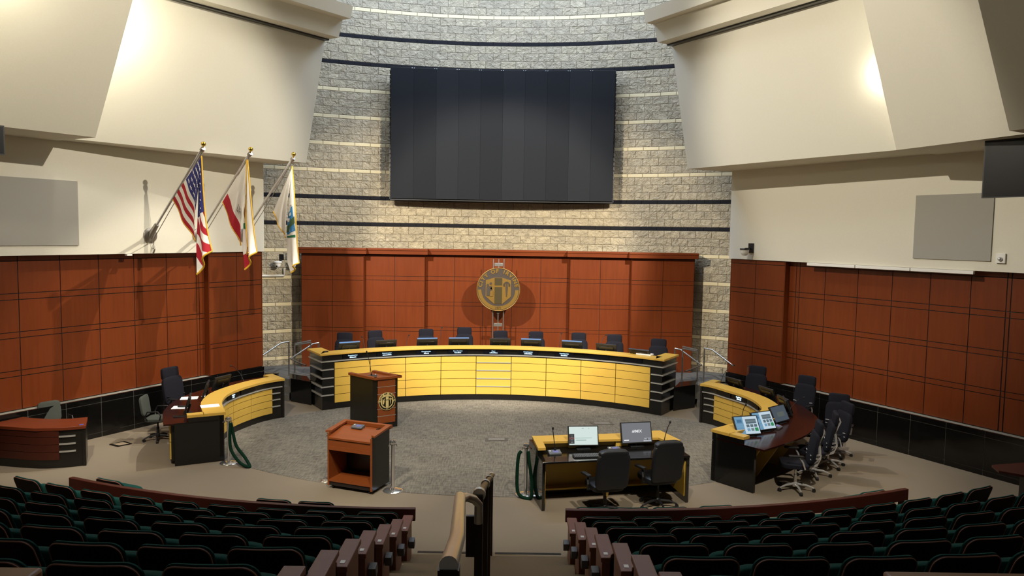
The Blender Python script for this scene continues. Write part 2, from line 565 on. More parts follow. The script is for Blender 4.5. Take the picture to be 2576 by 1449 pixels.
# curved split-face stone wall behind the dais
me = bpy.data.meshes.new('wall_back')
n, RC, CC = 120, 13.2, (.05, 9.7)
v, f, uv = [], [], []
zs = [0, 1.5, 3, 4.5, 6, 7.5, 9, 10.5, 12, 13.6]
for i in range(n + 1):
    a = radians(-44 + 88 * i / n)
    for z in zs:
        v.append((CC[0] + RC * sin(a), CC[1] + RC * cos(a), z)); uv.append((RC * a, z))
w = len(zs)
for i in range(n):
    for j in range(w - 1):
        f.append((i * w + j, (i + 1) * w + j, (i + 1) * w + j + 1, i * w + j + 1))
me.from_pydata(v, [], f)
lay = me.uv_layers.new(name='UVMap')
for l in me.loops: lay.data[l.index].uv = uv[l.vertex_index]
me.materials.append(M['stone'])
me.polygons.foreach_set('use_smooth', [True] * len(f))
o = bpy.data.objects.new('wall_back', me); COL.objects.link(o); struct(o)
b = B(); b.box(-17, -4, 13.6, 17, 24.5, 13.8)
struct(b.obj('ceiling', M['ceiling'], smooth=0))

# tilted cream acoustic panels hung in front of the side walls
def cloud(name, Bp, Fp, T, side, grow=1.0, cut=None):
    Bv, Fv, Tv = Vector(Bp), Vector(Fp), Vector(T)
    up = (Tv - Bv) * grow
    nrm = Vector((*WALL[side][2], 0))
    P, d, n = WALL[side]
    def back(p):
        t = (Vector((p.x, p.y, 0)) - Vector((*P, 0))).dot(nrm) - .18
        return p - nrm * max(t, .25)
    b = B()
    q = [Bv, Fv, Fv + up, Bv + up]
    k = [back(x) for x in q]
    b.add([tuple(x) for x in q + k], [(0, 1, 2, 3), (7, 6, 5, 4), (0, 4, 5, 1), (1, 5, 6, 2), (2, 6, 7, 3), (3, 7, 4, 0)])
    return struct(b.obj(name, M['stucco'], smooth=0))
A1B, A1F, A1T = (-4.73, 18.76, 6.08), (-9.17, 12.93, 6.08), (-4.16, 18.43, 9.07)
A2B, A2F, A2T = (4.87, 18.75, 6.08), (8.82, 12.40, 6.08), (4.31, 18.43, 9.07)
cloud('wall_left_acoustic_panel', A1B, A1F, A1T, 'left', 1.18)
cloud('wall_right_acoustic_panel', A2B, A2F, A2T, 'right', 1.18)
cloud('wall_left_second_panel', (-7.32, 13.945, 6.06), (-9.2, 11.02, 6.06), (-6.25, 13.32, 8.39), 'left', 2.4)
cloud('wall_right_second_panel', (7.646, 13.966, 6.06), (8.9, 10.2, 6.06), (6.60, 13.36, 8.595), 'right', 2.3)
cloud('wall_left_third_panel', (-7.75, 11.17, 6.04), (-9.3, 8.2, 6.04), (-6.80, 10.64, 7.77), 'left', 3.0)
cloud('wall_right_third_panel', (7.885, 11.17, 6.04), (9.3, 8.2, 6.04), (6.976, 10.64, 7.77), 'right', 3.0)
def fascia(name, Bp, Fp, side):
    n = Vector((*WALL[side][2], 0))
    Bv = Vector(Bp); d = (Vector(Fp) - Bv).normalized()
    b = B()
    pr = lambda pts: b.ext([tuple(Vector((Bv.x, Bv.y, 0)) + n * p[0] + Vector((0, 0, p[1]))) for p in pts], tuple(d * 9))
    pr([(.30, 9.04), (1.10, 9.04), (1.23, 9.44), (.30, 9.44)])
    pr([(.30, 9.44), (1.48, 9.44), (1.56, 9.72), (.30, 9.72)])
    b.mi = 1
    pr([(.45, 9.005), (.80, 9.005), (.80, 9.038), (.45, 9.038)])
    return struct(b.obj(name, [M['stucco'], M['black']], smooth=0))
fascia('wall_left_fascia', A1B, A1F, 'left'); fascia('wall_right_fascia', A2B, A2F, 'right')

# stepped cherry backdrop behind the dais
b = B(); g = .006
seg = [(-5.55, -3.77, 21.15, 2), (-3.77, -2.04, 21.36, 2), (-2.04, 2.18, 21.58, 5), (2.18, 3.93, 21.36, 2), (3.93, 5.72, 21.15, 2)]
zr = [(PLAT, 1.50)] + zrows[1:-1] + [(3.72, 3.76)]
for x0, x1, y, nc in seg:
    b.mi = 1; b.box(x0 + .004, y + .012, PLAT, x1 - .004, y + .32, 3.75)
    b.mi = 0
    wv = (x1 - x0) / nc
    for i in range(nc):
        for z0, z1 in zr:
            b.box(x0 + wv * i + g, y, z0 + g, x0 + wv * (i + 1) - g, y + .03, z1 - g)
    b.box(x0 - .002, y + .005, PLAT, x0 + .003, y + .3, 3.75); b.box(x1 - .003, y + .005, PLAT, x1 + .002, y + .3, 3.75)
struct(b.obj('trim_dais_backdrop', [M['cherry'], M['seam']], smooth=0))
b = B()
for x0, x1, y, nc in seg:
    e0 = .08 if x0 < -5 else (.14 if x0 > 2 else 0); e1 = .08 if x1 > 5 else (.14 if x1 < -2 else 0)
    e0 = -.0 if e0 == .14 else e0
    e0, e1 = (.08 if x0 < -5 else 0), (.08 if x1 > 5 else 0)
    xa, xb = x0 - e0 + (.10 if x0 > -5 and x0 < 2 and x0 < 0 else (-.10 if x0 > 2 else 0)), x1 + e1 + (.10 if x1 < 0 else (-.10 if 2 < x1 < 5 else 0))
    b.box(xa, y - .14, 3.74, xb, y + .34, 3.86); b.box(xa, y - .16, 3.85, xb, y + .34, 3.91)
struct(b.obj('trim_backdrop_cornice', M['cherry_flat'], smooth=0, bevel=.006))

# ================================================================== CURVED DESKS
LED = glow('blue_white_led_text', '#bfe6ff', 4.0)
def name_display(parent, p, d, n_in, z, w=.51, h=.115, lines=None, tilt=0):
    # display box set in the fascia: p centre, d along, n_in pointing to the pit
    b = B()
    rz = atan2(d[1], d[0])
    b.cbox((p[0] + n_in[0] * .012, p[1] + n_in[1] * .012, z), (w, .03, h), rz=rz)
    o = b.obj('name_display', M['tv'], parent, bevel=.004)
    if lines:
        t = B()
        ux = Vector((d[0], d[1], 0)); uz = Vector((0, 0, 1)); nn = Vector((n_in[0], n_in[1], 0))
        if ux.cross(uz).dot(nn) < 0: ux = -ux
        c = Vector((p[0], p[1], z)) + nn * .030
        if lines[0]:
            vs, fs = glyphs(lines[0], .036)
            t.add([tuple(c + ux * a[0] * 1.05 + uz * (a[1] + .022)) for a in vs], fs)
        # second line: blurred strokes, not readable in the photograph
        rnd = random.Random(lines[1] * 1000)
        for zb, wl in ((-.036, lines[1]),) if lines[0] else ((-.036, lines[1]), (.008, lines[1] * 1.35)):
            x = -wl / 2
            while x < wl / 2:
                k = rnd.uniform(.008, .016); hh = rnd.choice((.018, .022, .030))
                t.ext([tuple(c + ux * x + uz * zb), tuple(c + ux * (x + k) + uz * zb), tuple(c + ux * (x + k) + uz * (zb + hh)), tuple(c + ux * x + uz * (zb + hh))], tuple(nn * .001))
                x += k + .006
        t.obj('lettering', LED, o, smooth=0)
    return o

def slats(parent, path, zedges, sg, off0=-.022, gap=.006):
    b = B()
    for z0, z1 in zip(zedges, zedges[1:]):
        b.slab(path, off0, .01, z0 + gap, z1 - gap, sg)
    return b.obj('front_panel', M['maple'], parent, smooth=30)

# ---- main dais
dais = empty('council_dais', (0, 19.2, 0), 0, 'long curved council dais with nine yellow wood front columns and black base', 'council desk')
DZ = [.155, .367, .575, .79, 1.0, 1.165]
def rel(o):  # keep world coordinates when the parent is an unrotated empty
    o.matrix_parent_inverse = Matrix.Translation(-Vector(o.parent.location)); return o
A = radians(38.7); Am = radians(36)
arcp = arc(DC[0], DC[1], DR, -A, A, 60)
cLf, cRt = arcp[0], arcp[-1]
retL, retR = (cLf[0] - .50, cLf[1] + .75), (cRt[0] + .50, cRt[1] + .75)
full = [retL] + arcp + [retR]
b = B(); b.slab(full, 0, .10, 0, 1.36); rel(b.obj('body', M['granite'], dais, smooth=30))
for i in range(9):
    a0, a1 = -Am + radians(8) * i + .0012, -Am + radians(8) * (i + 1) - .0012
    rel(slats(dais, arc(DC[0], DC[1], DR, a0, a1, 6), DZ, 1))
b = B()
for z in DZ[1:-1]: b.slab(arc(DC[0], DC[1], DR, -radians(3.9), radians(3.9), 6), -.036, .0, z - .010, z + .012)
rel(b.obj('centre_trim', M['steel'], dais, smooth=30))
b = B(); b.slab(full, -.045, .02, 1.19, 1.215); rel(b.obj('trim_strip', M['steel'], dais, smooth=30))
for sgn in (-1, 1):
    mar = arc(DC[0], DC[1], DR, -A, -Am - .004, 3) if sgn < 0 else arc(DC[0], DC[1], DR, Am + .004, A, 3)
    pth = [(cLf[0] - .44, cLf[1] + .66)] + mar if sgn < 0 else mar + [(cRt[0] + .44, cRt[1] + .66)]
    for z in DZ[1:-1]:
        b = B(); b.slab(pth, -.04, .01, z - .012, z + .014); rel(b.obj('trim_strip', M['steel'], dais, smooth=30))
b = B(); b.slab(full, -.07, .30, 1.36, 1.41); rel(b.obj('ledge', M['maple_rail'], dais, smooth=30, bevel=.004))
b = B(); b.slab(arc(DC[0], DC[1], DR, -A + .05, A - .05, 50), .102, .95, 1.17, 1.20); rel(b.obj('worktop', M['walnut'], dais, smooth=30))
npx = [-3.44, -2.66, -1.70, -.89, .04, .95, 1.88, 2.75, 3.53]
txt_ = ['Councilmember', 'Councilmember', 'Councilmember', 'Councilmember', 'Mayor', 'Councilmember', 'Councilmember', None, None]
for i, x in enumerate(npx):
    th = asin((x - DC[0]) / 6.6)
    pnt = (DC[0] + (DR - .002) * sin(th), DC[1] + (DR - .002) * cos(th))
    rel(name_display(dais, pnt, (cos(th), -sin(th)), (-sin(th), -cos(th)), 1.285, lines=(txt_[i], (.16, .22, .12, .17, .2, .2, .17, 0, 0)[i]) if txt_[i] else None))
for k in list(dais.children): pass

# ---- granite cheek blocks closing the stair at both ends of the dais
for sgn, nm in ((-1, 'left'), (1, 'right')):
    X = (lambda x: x) if sgn < 0 else (lambda x: .10 - x)
    b = B(); b.prism([(X(-4.66), 18.58), (X(-5.14), 18.72), (X(-5.36), 19.32), (X(-4.86), 18.92)] if 0 else [(X(-4.50), 18.30), (X(-5.14), 18.70), (X(-5.37), 19.34), (X(-4.80), 19.0)], 0, .60)
    o = b.obj('stair_cheek_block', M['granite'], smooth=0, bevel=.004)
    tag(o, 'low polished black block beside the %s stair of the dais' % nm, 'stair block')

def curve_desk(name, path, sg, label, col_n, near_tab, far_margin, displays, fins, loc):
    t = empty(name, loc, 0, label, 'staff desk')
    L = plen(path)
    z_ = [.146, .30, .455, .606, .725]
    def P(o): return rel(o)
    b = B(); b.slab(path, 0, .06, 0, .88, sg); P(b.obj('body', M['black'], t, smooth=30))
    w = (L - far_margin - .02) / col_n
    for i in range(col_n):
        P(slats(t, sub(path, far_margin + w * i + .006, far_margin + w * (i + 1) - .006), z_, sg))
    b = B(); b.slab(sub(path, .05, L), -.04, .01, .735, .757, sg); P(b.obj('trim_strip', M['steel'], t, smooth=30))
    for z in z_[1:-1]:
        b = B(); b.slab(sub(path, .10, far_margin + .02), -.035, .01, z - .01, z + .012, sg); P(b.obj('trim_strip', M['steel'], t, smooth=30))
    # ledge with short returns over both end panels
    b = B(); b.slab(path, -.05, .34, .885, .935, sg)
    b.slab(sub(path, 0, .17), .33, .66, .885, .935, sg)
    b.slab(sub(path, L - .19, L + .0), .33, .62, .885, .935, sg)
    P(b.obj('ledge', M['maple_rail'], t, smooth=30))
    b = B(); b.slab(path, .08, 1.02, .775, .805, sg); P(b.obj('worktop', M['walnut'], t, smooth=30))
    b = B(); b.slab(sub(path, 0, .05), -.02, .80, 0, .885, sg); P(b.obj('end_panel', M['black'], t, smooth=30))
    b = B(); b.slab(sub(path, L - .06, L), -.02, .84, 0, .80, sg); b.slab(sub(path, L - .06, L), -.02, .6, .80, .885, sg); P(b.obj('end_panel', M['granite'], t, smooth=30))
    for s in fins:
        p, d, n = frame_at(path, s, sg)
        q = lambda o, z: (p[0] + n[0] * o - d[0] * .02, p[1] + n[1] * o - d[1] * .02, z)
        b = B(); b.ext([q(.06, 0), q(.38, 0), q(.85, .76), q(.85, .775), q(.06, .775)], (d[0] * .04, d[1] * .04, 0)); P(b.obj('support_fin', M['maple'], t, smooth=0))
    for s, line in displays:
        p, d, n = frame_at(path, s, sg)
        P(name_display(t, p, d, (-n[0], -n[1]), .822, w=.50, h=.10, lines=line))
    return t
deskR = curve_desk('staff_desk', RI, 1, 'curved yellow and black staff desk on the right side with wide dark worktop', 7, 1, .38, [(.70, None), (1.22, ('', .13)), (1.85, None)], (3.2, 4.1, 4.75), (5.3, 15.2, 0))
deskL = curve_desk('staff_desk', LI, -1, 'curved yellow and black staff desk on the left side with papers on it', 5, 1, .30, [(1.05, None), (1.62, ('', .09))], (1.4, 2.6), (-5.3, 15.4, 0))
# drawer pedestal of the left desk beside its near end panel
_p, _d, _n = frame_at(LI, plen(LI) - .34, -1)
pd = empty('drawer_pedestal', (_p[0] + _n[0] * .87, _p[1] + _n[1] * .87, 0), atan2(-_n[1], -_n[0]), 'yellow drawer pedestal with steel pulls under the left desk end', 'drawer unit')
b = B(); b.box(-.02, -.20, .06, .42, .20, .76); b.obj('body', M['black'], pd)
for z0, z1 in ((.10, .42), (.43, .58), (.59, .75)):
    b = B(); b.box(-.045, -.19, z0, -.02, .19, z1); k = b.obj('drawer', M['maple'], pd, smooth=0)
    b = B(); b.tube([(-.045, -.05, z1 - .05), (-.075, -.05, z1 - .05), (-.075, .05, z1 - .05), (-.045, .05, z1 - .05)], .007); b.obj('handle', M['chrome'], k)
b = B()
for x in (.04, .36):
    for y in (-.15, .15): b.lathe([(.0, 0), (.03, .005), (.03, .06), (0, .062)], (x, y, 0), 10)
b.obj('caster', M['rubber'], pd)

# black granite parapet by the left stair
b = B(); b.ext([(-5.90, 18.98, 0), (-5.58, 18.98, 0), (-5.58, 19.12, 0), (-5.90, 19.12, 0)], (0, 0, .66))
tag(b.obj('stair_parapet', M['granite'], smooth=0), 'low black granite parapet between left wall and dais stair', 'low wall')
b = B(); b.ext([(5.72, 19.02, 0), (6.1, 19.02, 0), (6.1, 19.16, 0), (5.72, 19.16, 0)], (0, 0, .62))
tag(b.obj('stair_parapet', M['granite'], smooth=0), 'low black granite parapet between right wall and dais stair', 'low wall')

# ---- reception desk at the left edge
rc = empty('reception_desk', (-8.3, 13.5, 0), 0, 'curved cherry reception desk with black end at the left edge of photo', 'reception desk')
rp = spline([(-9.02, 13.31), (-8.84, 13.25), (-8.06, 13.12), (-7.62, 13.20), (-7.31, 13.35)], 8)
rl = plen(rp)
b = B(); b.slab(sub(rp, 0, rl), 0, .06, 0, .70, 1); rel(b.obj('body', M['black'], rc, smooth=30))
b = B()
for z0, z1 in ((.16, .30), (.305, .44), (.445, .58), (.585, .70)): b.slab(sub(rp, 0, rl - .42), -.02, .01, z0, z1 - .003, 1)
rel(b.obj('front_panel', M['reception'], rc, smooth=30))
for z in (.302, .442, .582):
    b = B(); b.slab(sub(rp, rl - .42, rl - .16), -.03, .01, z - .012, z + .014, 1); rel(b.obj('trim_strip', M['steel'], rc, smooth=30))
b = B(); b.slab(sub(rp, rl - .05, rl), -.02, .62, 0, .70, 1); rel(b.obj('end_panel', M['black'], rc, smooth=30))
b = B(); b.prism([(-9.08, 13.28), (-8.84, 13.20), (-8.06, 13.07), (-7.62, 13.15), (-7.28, 13.31), (-7.60, 13.93), (-7.85, 13.80), (-8.2, 13.74), (-8.6, 13.80), (-8.80, 13.88)], .70, .755); rel(b.obj('worktop', M['reception_top'], rc, smooth=30, bevel=.004))
b = B(); b.cbox((-7.40, 13.38, .757), (.07, .05, .004), rz=.5); tag(b.obj('tape_strip', M['blue_tape'], smooth=0), 'blue tape strip on the corner of reception desk', 'tape')

# ---- clerk table in front, local x along its front edge, y towards the dais
ct = empty('clerk_table', (1.03, 11.42, 0), radians(11.2), 'yellow edged black clerk table facing the dais with two computers', 'table')
b = B(); b.box(0, 0, .765, 2.49, .80, .795); b.obj('worktop', M['granite'], ct, bevel=.004)
for x in (0, 2.44):
    b = B(); b.box(x, .02, 0, x + .05, 1.0, .765); sp = b.obj('side_panel', M['gloss'], ct, smooth=0)
    b = B(); xx = x + .051 if x == 0 else x - .015; b.box(xx, .06, .10, xx + .014, .95, .70 if x else .62); b.obj('lining', M['maple'], sp, smooth=0)
b = B(); b.box(.05, .78, .10, 2.44, .82, .885); b.obj('back_panel', M['maple'], ct, smooth=0)
b = B(); b.box(.05, .74, 0, 2.44, .80, .10); b.obj('kick_board', M['black'], ct, smooth=0)
b = B(); b.box(.06, .60, .12, 1.15, .78, .15); b.box(1.30, .60, .12, 2.2, .78, .15); b.obj('shelf', M['maple'], ct, smooth=0)
b = B(); b.ext([(1.20, .78, 0), (1.20, .45, 0), (1.20, .10, .70), (1.20, .10, .765), (1.20, .78, .765)], (.04, 0, 0)); b.obj('partition', M['maple'], ct, smooth=0)
b = B(); b.prism([(0, .34), (.13, .34), (.17, .70), (2.20, .66), (2.30, .34), (2.52, .46), (2.42, 1.09), (2.31, 1.10), (1.72, 1.01), (.06, 1.06)], .885, .93); b.obj('ledge', M['maple_rail'], ct, smooth=0, bevel=.004)
b = B(); b.box(.0, .36, .795, .06, 1.0, .885); b.obj('ledge_support', M['granite'], ct, smooth=0)
b = B(); b.box(2.40, .44, .795, 2.46, 1.0, .885); b.obj('ledge_support', M['granite'], ct, smooth=0)
b = B()
for x in (.62, 1.45): b.box(x, .70, .795, x + .22, .80, .89)
b.obj('cubby', M['maple'], ct, smooth=0)

# ================================================================== LECTERNS
lc = empty('lectern', (-2.19, 12.18, 0), radians(-20.7), 'cherry lectern with open shelf and wheels, nearest to the audience', 'lectern')
w, dp = .44, .56
for x in (-w, w - .03):
    b = B(); b.ext([(x, 0, .06), (x, dp, .06), (x, dp, 1.04), (x, 0, .96)], (.03, 0, 0)); o = b.obj('side_panel', M['black'] if x > 0 else M['lectern'], lc, smooth=0)
    b = B(); xx = x - .001 if x < 0 else x - .004
    if x > 0: b.box(x - .006, .01, .12, x - .001, dp - .02, .90); b.obj('inner_face', M['lectern'], o, smooth=0); b = B(); b.box(x - .002, -.012, .06, x + .032, 0, .96); b.obj('edge_strip', M['lectern'], o, smooth=0)
b = B(); b.box(-w + .03, dp - .03, .06, w - .03, dp, 1.0); b.obj('back_panel', M['black'], lc, smooth=0)
b = B(); b.box(-w + .03, .0, .13, w - .03, dp - .03, .165); b.obj('shelf', M['lectern'], lc, smooth=0)
b = B(); b.box(-w + .03, .015, .06, w - .03, .05, .13); b.obj('kick_board', M['seam'], lc, smooth=0)
b = B(); b.box(-w + .03, 0, .74, w - .03, .03, .90); b.box(-w + .03, -.012, .68, w - .03, .02, .745); b.obj('apron', M['lectern'], lc, smooth=0)
b = B(); b.ext([(-w + .03, -.02, .90), (-w + .03, .40, 1.0), (-w + .03, .40, .97), (-w + .03, -.02, .87)], (2 * w - .06, 0, 0)); b.box(-w + .03, .40, .965, w - .03, dp, .995); b.obj('reading_slope', M['lectern'], lc, smooth=0)
b = B(); b.box(-w - .04, .52, 1.0, w + .04, .60, 1.06)
for s in (-1, 1): b.ext([(s * (w - .05), .05, .97), (s * (w + .04), .0, .97), (s * (w + .04), .55, 1.03), (s * (w - .05), .55, 1.03)], (0, 0, .035))
b.obj('rim', M['lectern'], lc, smooth=0, bevel=.004)
b = B(); b.lathe([(0, 0), (.055, 0), (.055, .004), (.045, .006), (0, .006)], (.30, .46, .995), 18); b.obj('cable_grommet', M['black'], lc)
for x in (-w + .08, w - .08):
    for y in (.06, dp - .06):
        b = B(); b.tube([(x - .015, y, .03), (x + .015, y, .03)], .03, 12); b.box(x - .02, y - .012, .03, x + .02, y + .012, .06); b.obj('caster', M['rubber'], lc)

def seal(parent, name, R, mats, loc, rx, rz, depth):
    # round city seal facing local -Y: ring lettering, shield, figures and tree
    base, relief, dark, rim = mats
    o = empty(name, loc, rz) if parent is None else None
    s = R / .615
    def part(b, nm, m): return b.obj(nm, m, parent or o, smooth=40)
    off = (lambda q: q) if parent is None else (lambda q: (q[0] + loc[0], q[1] + loc[1], q[2] + loc[2]))
    Mx = Matrix.Identity(4) if parent is None else Matrix.Translation(loc) @ Matrix.Rotation(rz, 4, 'Z')
    def nb():
        b = B(); b.M = Mx; return b
    y0 = -depth / 2
    circ = lambda r, n=64: [(r * cos(2 * pi * i / n), r * sin(2 * pi * i / n)) for i in range(n)]
    b = nb(); b.ext([(x, y0, z) for x, z in circ(R * .985)], (0, depth, 0)); part(b, 'disc', base)
    b = nb(); b.tube([(x, y0, z) for x, z in circ(R * .985)], R * .022, 8, True); part(b, 'rim', rim)
    e = depth * .12 + .003
    b = nb()
    def band(a0, a1, r0, r1, n=40):
        q = [(r1 * cos(a0 + (a1 - a0) * i / n), r1 * sin(a0 + (a1 - a0) * i / n)) for i in range(n + 1)] + [(r0 * cos(a1 + (a0 - a1) * i / n), r0 * sin(a1 + (a0 - a1) * i / n)) for i in range(n + 1)]
        b.ext([(x, y0 - e, z) for x, z in q], (0, e, 0))
    band(pi + .02, 2 * pi - .02, R * .78, R * .94)
    part(b, 'lower_band', relief)
    # shield
    def poly(pts, m, nm, k=1.0):
        bb = nb(); bb.ext([(x * s, y0 - e * k, z * s) for x, z in pts], (0, e * k, 0)); return part(bb, nm, m)
    poly([(-.36, .26), (-.11, .335), (.11, .335), (.36, .26), (.36, -.20), (.115, -.41), (-.115, -.41), (-.36, -.20)], relief, 'shield')
    poly([(-.105, .325), (.105, .325), (.105, .12), (-.105, .12)], dark, 'shield_bar', 1.6)
    poly([(-.105, .07), (.105, .07), (.105, -.40), (-.105, -.40)], dark, 'shield_bar', 1.6)
    b = nb()
    def disk(cx, cz, r, hole=0, n=20):
        b.ext([((cx + r * cos(2 * pi * i / n)) * s, y0 - e * 2, (cz + r * sin(2 * pi * i / n)) * s) for i in range(n)], (0, e * 1.2, 0))
    disk(-.30, .125, .033); disk(-.215, .17, .033)
    b.ext([(x * s, y0 - e * 2, z * s) for x, z in ((-.335, .08), (-.19, .10), (-.15, -.18), (-.335, -.18))], (0, e * 1.2, 0))
    part(b, 'family_figures', base)
    b = nb(); disk(-.195, .03, .030); b.ext([(x * s, y0 - e * 2.6, z * s) for x, z in ((-.235, -.19), (-.235, -.07), (-.20, -.03), (-.155, -.03), (-.15, -.19))], (0, e * 1.2, 0)); part(b, 'child_figure', relief)
    b = nb()
    for i in range(13):
        a = radians(-20 + 220 * i / 12)
        r0, r1 = .055, .095
        c = (.235, .13)
        d = (cos(a), sin(a)); q = (-d[1] * .008, d[0] * .008)
        b.ext([((c[0] + d[0] * r + q[0] * t) * s, y0 - e * 2, (c[1] + d[1] * r + q[1] * t) * s) for r, t in ((r0, 1), (r1, 1.4), (r1, -1.4), (r0, -1))], (0, e * 1.2, 0))
    b.ext([(x * s, y0 - e * 2, z * s) for x, z in ((.225, -.20), (.205, .05), (.215, .17), (.235, .20), (.255, .17), (.265, .05), (.245, -.20))], (0, e * 1.2, 0))
    part(b, 'tree_figure', base)
    # lettering round the top
    b = nb()
    text = 'CITY OF IRVINE'
    adv = {'I': .62, ' ': .8}
    wd_ = [adv.get(c, 1.0) for c in text]
    tot = sum(wd_); span = radians(168)
    acc = 0
    for c, k in zip(text, wd_):
        a = pi / 2 + span / 2 - span * (acc + k / 2) / tot
        acc += k
        if c == ' ': continue
        vs, fs = glyphs(c, R * .235, e * .5, bold=R * .012)
        r_ = R * .845
        ca, sa = cos(a - pi / 2), sin(a - pi / 2)
        b.add([(r_ * cos(a) + x * ca * 1.1 - y * sa, y0 - e * .5 - z, r_ * sin(a) + x * sa * 1.1 + y * ca) for x, y, z in vs], fs)
    part(b, 'lettering', relief)
    b = nb(); vs, fs = glyphs('1971', R * .15, e * .3); b.add([(x, y0 - e * 1.1 - z, y - R * .86) for x, y, z in vs], fs); part(b, 'year', dark)
    return o

l2 = empty('lectern', (-2.487, 16.11, 0), 0, 'cherry fronted black lectern with round city seal, between dais and near lectern', 'lectern')
# corners: near N(0,0), right Rr, left L
Rr, Lp = Vector((.446, .297)), Vector((-.675, .543))
Bk = Rr + Lp
def q2(a, bb, z): v = Rr * a + Lp * bb; return (v.x, v.y, z)
b = B(); b.add([q2(.06, 0, 0), q2(1, 0, 0), q2(1, 1, 0), q2(0, 1, 0), q2(0, .1, 0), q2(.06, 0, 1.12), q2(1, 0, 1.12), q2(1, 1, 1.12), q2(0, 1, 1.12), q2(0, .1, 1.12)], [(0, 1, 6, 5), (1, 2, 7, 6), (2, 3, 8, 7), (3, 4, 9, 8), (4, 0, 5, 9), (5, 6, 7, 8, 9), (4, 3, 2, 1, 0)]); b.obj('body', M['black'], l2, smooth=0)
fn = Vector((Rr.y, -Rr.x)).normalized()
b = B()
for i in range(6):
    z0, z1 = .13 + .165 * i, .13 + .165 * (i + 1) - .012
    a_, c_ = q2(.10, 0, z0), q2(.88, 0, z0)
    b.ext([a_, c_, (c_[0] + fn.x * .02, c_[1] + fn.y * .02, z0), (a_[0] + fn.x * .02, a_[1] + fn.y * .02, z0)], (0, 0, z1 - z0))
b.obj('front_panel', M['lectern'], l2, smooth=0)
b = B()
for i in range(1, 6):
    z0 = .13 + .165 * i - .010
    a_, c_ = q2(.08, 0, z0), q2(.90, 0, z0)
    b.ext([a_, c_, (c_[0] + fn.x * .024, c_[1] + fn.y * .024, z0), (a_[0] + fn.x * .024, a_[1] + fn.y * .024, z0)], (0, 0, .008))
b.obj('trim_strip', M['steel'], l2, smooth=0)
b = B()
def rail(a0, b0, a1, b1, t=.09):
    p0, p1 = Vector(q2(a0, b0, 1.12)), Vector(q2(a1, b1, 1.12))
    d = (p1 - p0).normalized(); nn = Vector((-d.y, d.x, 0)) * t
    b.ext([tuple(p0), tuple(p1), tuple(p1 + nn), tuple(p0 + nn)], (0, 0, .055))
rail(-.09, -.07, 1.12, -.07); rail(-.09, 1.0, -.09, -.07); rail(1.12, -.07, 1.12, 1.0)
b.obj('rim', M['lectern'], l2, smooth=0, bevel=.004)
b = B(); b.prism([q2(0, 0, 0)[:2], q2(1, 0, 0)[:2], q2(1, 1, 0)[:2], q2(0, 1, 0)[:2]], 1.12, 1.13); b.obj('reading_surface', M['lectern'], l2, smooth=0)
cc = Vector(q2(.49, 0, .62)) + Vector((fn.x, fn.y, 0)) * .035
seal(l2, 'seal', .20, (M['cream_gold'], M['black'], M['cream_gold'], M['cream_gold']), tuple(cc), 0, atan2(fn.x, -fn.y), .02)

# standing bronze city seal on three rods
sl = seal(None, 'city_seal', .615, (M['bronze'], M['bronze_gold'], M['olive'], M['bronze_gold']), (.113, 20.92, 2.80), 0, 0, .08)
tag(sl, 'round bronze city seal with raised lettering before the wood backdrop', 'seal')
b = B()
for x in (-.15, 0, .15): b.tube([(x, .06, -2.34), (x, .06, .86)], .016, 10)
b.obj('support_rod', M['alu'], sl)
for z in (.70, -1.02, -1.42):
    b = B(); b.cbox((0, .06, z), (.24, .03, .09 if z != -1.42 else .04)); b.obj('cross_plate', M['alu'], sl, bevel=.004)
b = B(); b.ext([(-.09, .03, -.60), (.09, .03, -.60), (0, .03, -.74)], (0, .05, 0)); b.obj('lower_bracket', M['bronze'], sl, smooth=0)

# ================================================================== CHAIRS
def casters(t, r, mat_, n=5, ph=.3, rad=.03):
    for k in range(n):
        a = ph + 2 * pi * k / n
        b = B(); cx, cy = r * cos(a), r * sin(a)
        b.tube([(cx - sin(a) * .022, cy + cos(a) * .022, rad), (cx + sin(a) * .022, cy - cos(a) * .022, rad)], rad, 12)
        b.obj('caster', mat_, t)
def star_base(t, mat_, hub=.36, r=.31, ph=.3):
    b = B()
    b.lathe([(.0, .07), (.045, .07), (.05, .13), (.03, .15), (.027, .28), (.018, .28), (.018, hub), (0, hub)], n=14)
    for k in range(5):
        a = ph + 2 * pi * k / 5
        b.tube([(.03 * cos(a), .03 * sin(a), .115), (.6 * r * cos(a), .6 * r * sin(a), .105), (r * cos(a), r * sin(a), .065)], [.024, .019, .013], 8)
    b.obj('base', mat_, t)

